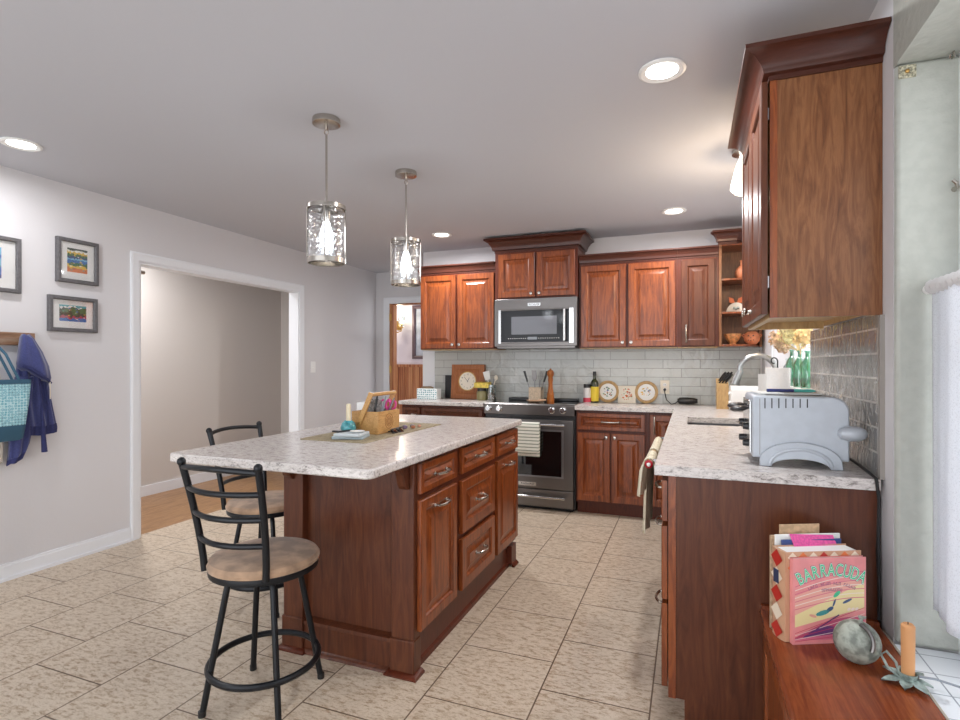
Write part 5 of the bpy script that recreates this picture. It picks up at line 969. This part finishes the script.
MB().loops([bl(.838, 1.73, 1.945, XL + .115, XL + .17), bl(.85, 1.715, 1.958, XL + .108, XL + .177), bl(.9245, 1.699, 1.969, XL + .104, XL + .181)]).build('base', 'bagdark', tg_)
MB().loops([bl(1.1605, 1.669, 1.996, XL + .107, XL + .181), bl(1.185, 1.667, 1.997, XL + .108, XL + .18)]).build('top_band', 'bagdark', tg_)
for xx in (XL + .112, XL + .176): MB().tube([(xx, 1.74, 1.17), (xx - .02, 1.76, 1.3), (XL + .067, 1.81, 1.427), (XL + .067, 1.83, 1.434), (xx - .02, 1.87, 1.33), (xx, 1.93, 1.17)], .007, 8).build('strap', 'bagdark', tg_)
wt_ = thing('cloth_bag', 'white cloth bag hanging behind the teal tote', 'bag', (XL + .02, 1.9, .72)); drape([(1.40, 1.84, 1.88, XL + .05, .01), (1.25, 1.80, 1.90, XL + .03, .016), (1.15, 1.78, 1.915, XL + .028, .02), (.78, 1.77, 1.925, XL + .028, .02), (.70, 1.78, 1.92, XL + .026, .018)], n=24, amp=.1, fq=5).build('body', 'offwhite', wt_, ang=80)
t = thing('light_switch', 'white light switch on the left wall right of the wide opening', 'light switch', (XL, 4.73, 1.18)); B(XL + .0005, XL + .006, 4.692, 4.768, 1.178, 1.296).build('plate', 'white', t, bevel=.002); B(XL + .006, XL + .012, 4.724, 4.736, 1.228, 1.25).build('toggle', 'white', t)
t = thing('track_end', 'small steel bracket at the top left corner inside the wide opening', 'bracket', (XL - .06, 2.8, 1.94)); B(XL - .09, XL - .03, 2.7905, 2.80, 1.93, 1.985).build('plate', 'steel', t); MB().tube([(XL - .06, 2.8, 1.957), (XL - .06, 2.86, 1.957)], .014, 10).build('stub', 'nickel', t)
# ---------------------------------------------------------------- room beyond the doorway
sc = thing('wall_sconce', 'brass wall sconce with a glass candle shade seen through the back doorway', 'wall lamp', (-4.16, 7.19, 1.78)); MB().lathe([(0, 0), (.06, 0), (.05, .012), (.03, .022), (0, .025)], (-4.15, 7.199, 1.85), -Y, 24, sy=1.6).build('backplate', 'brass', sc)
MB().tube([(-4.15, 7.175, 1.83), (-4.13, 7.12, 1.76), (-4.08, 7.08, 1.735), (-4.01, 7.07, 1.755), (-4.0, 7.07, 1.80)], .008, 8).build('arm', 'brass', sc); MB().lathe([(0, 0), (.02, 0), (.03, .012), (.012, .018), (.012, .06), (0, .06)], (-4.0, 7.07, 1.80), n=14).build('candle_cup', 'brass', sc)
MB().loops([[(-4.0 + r * math.cos(q), 7.07 + r * math.sin(q), z) for q in [k * PI / 10 for k in range(20)]] for r, z in ((.03, 1.82), (.048, 1.87), (.046, 1.92), (.055, 1.97))], cap0=False, cap1=False).build('glass_shade', 'clear', sc)
MB().lathe([(0, .06), (.011, .062), (.016, .09), (.008, .125), (0, .13)], (-4.0, 7.07, 1.80), n=12).build('bulb', plain('warmbulb', (255, 214, 150), .4, emis=8), sc)
l = bpy.data.lights.new('sconce_lamp', 'POINT'); l.energy = 5; l.color = (1, .85, .68); l.shadow_soft_size = .04; o = bpy.data.objects.new('sconce_lamp', l); C.objects.link(o); o.location = (.16, -.2, .16); o.parent = sc
pf = thing('framed_picture', 'tall dark framed picture seen through the back doorway', 'picture', (-3.7, 7.19, 1.3)); MB().panel((-3.88, 7.1995, 1.34), X, Z, -Y, .62, .80, [(0, 0), (0, .03), (.03, .035), (.05, .02), (.05, .0), (0, 0)], hole=True).build('frame', plain('pfr', (96, 78, 84), .5), pf); MB().obox((-3.829, 7.1985, 1.391), X, Z, -Y, .518, .698, .004).build('print', plain('pfp', (176, 184, 196), .5, var=.2, bscale=6), pf)
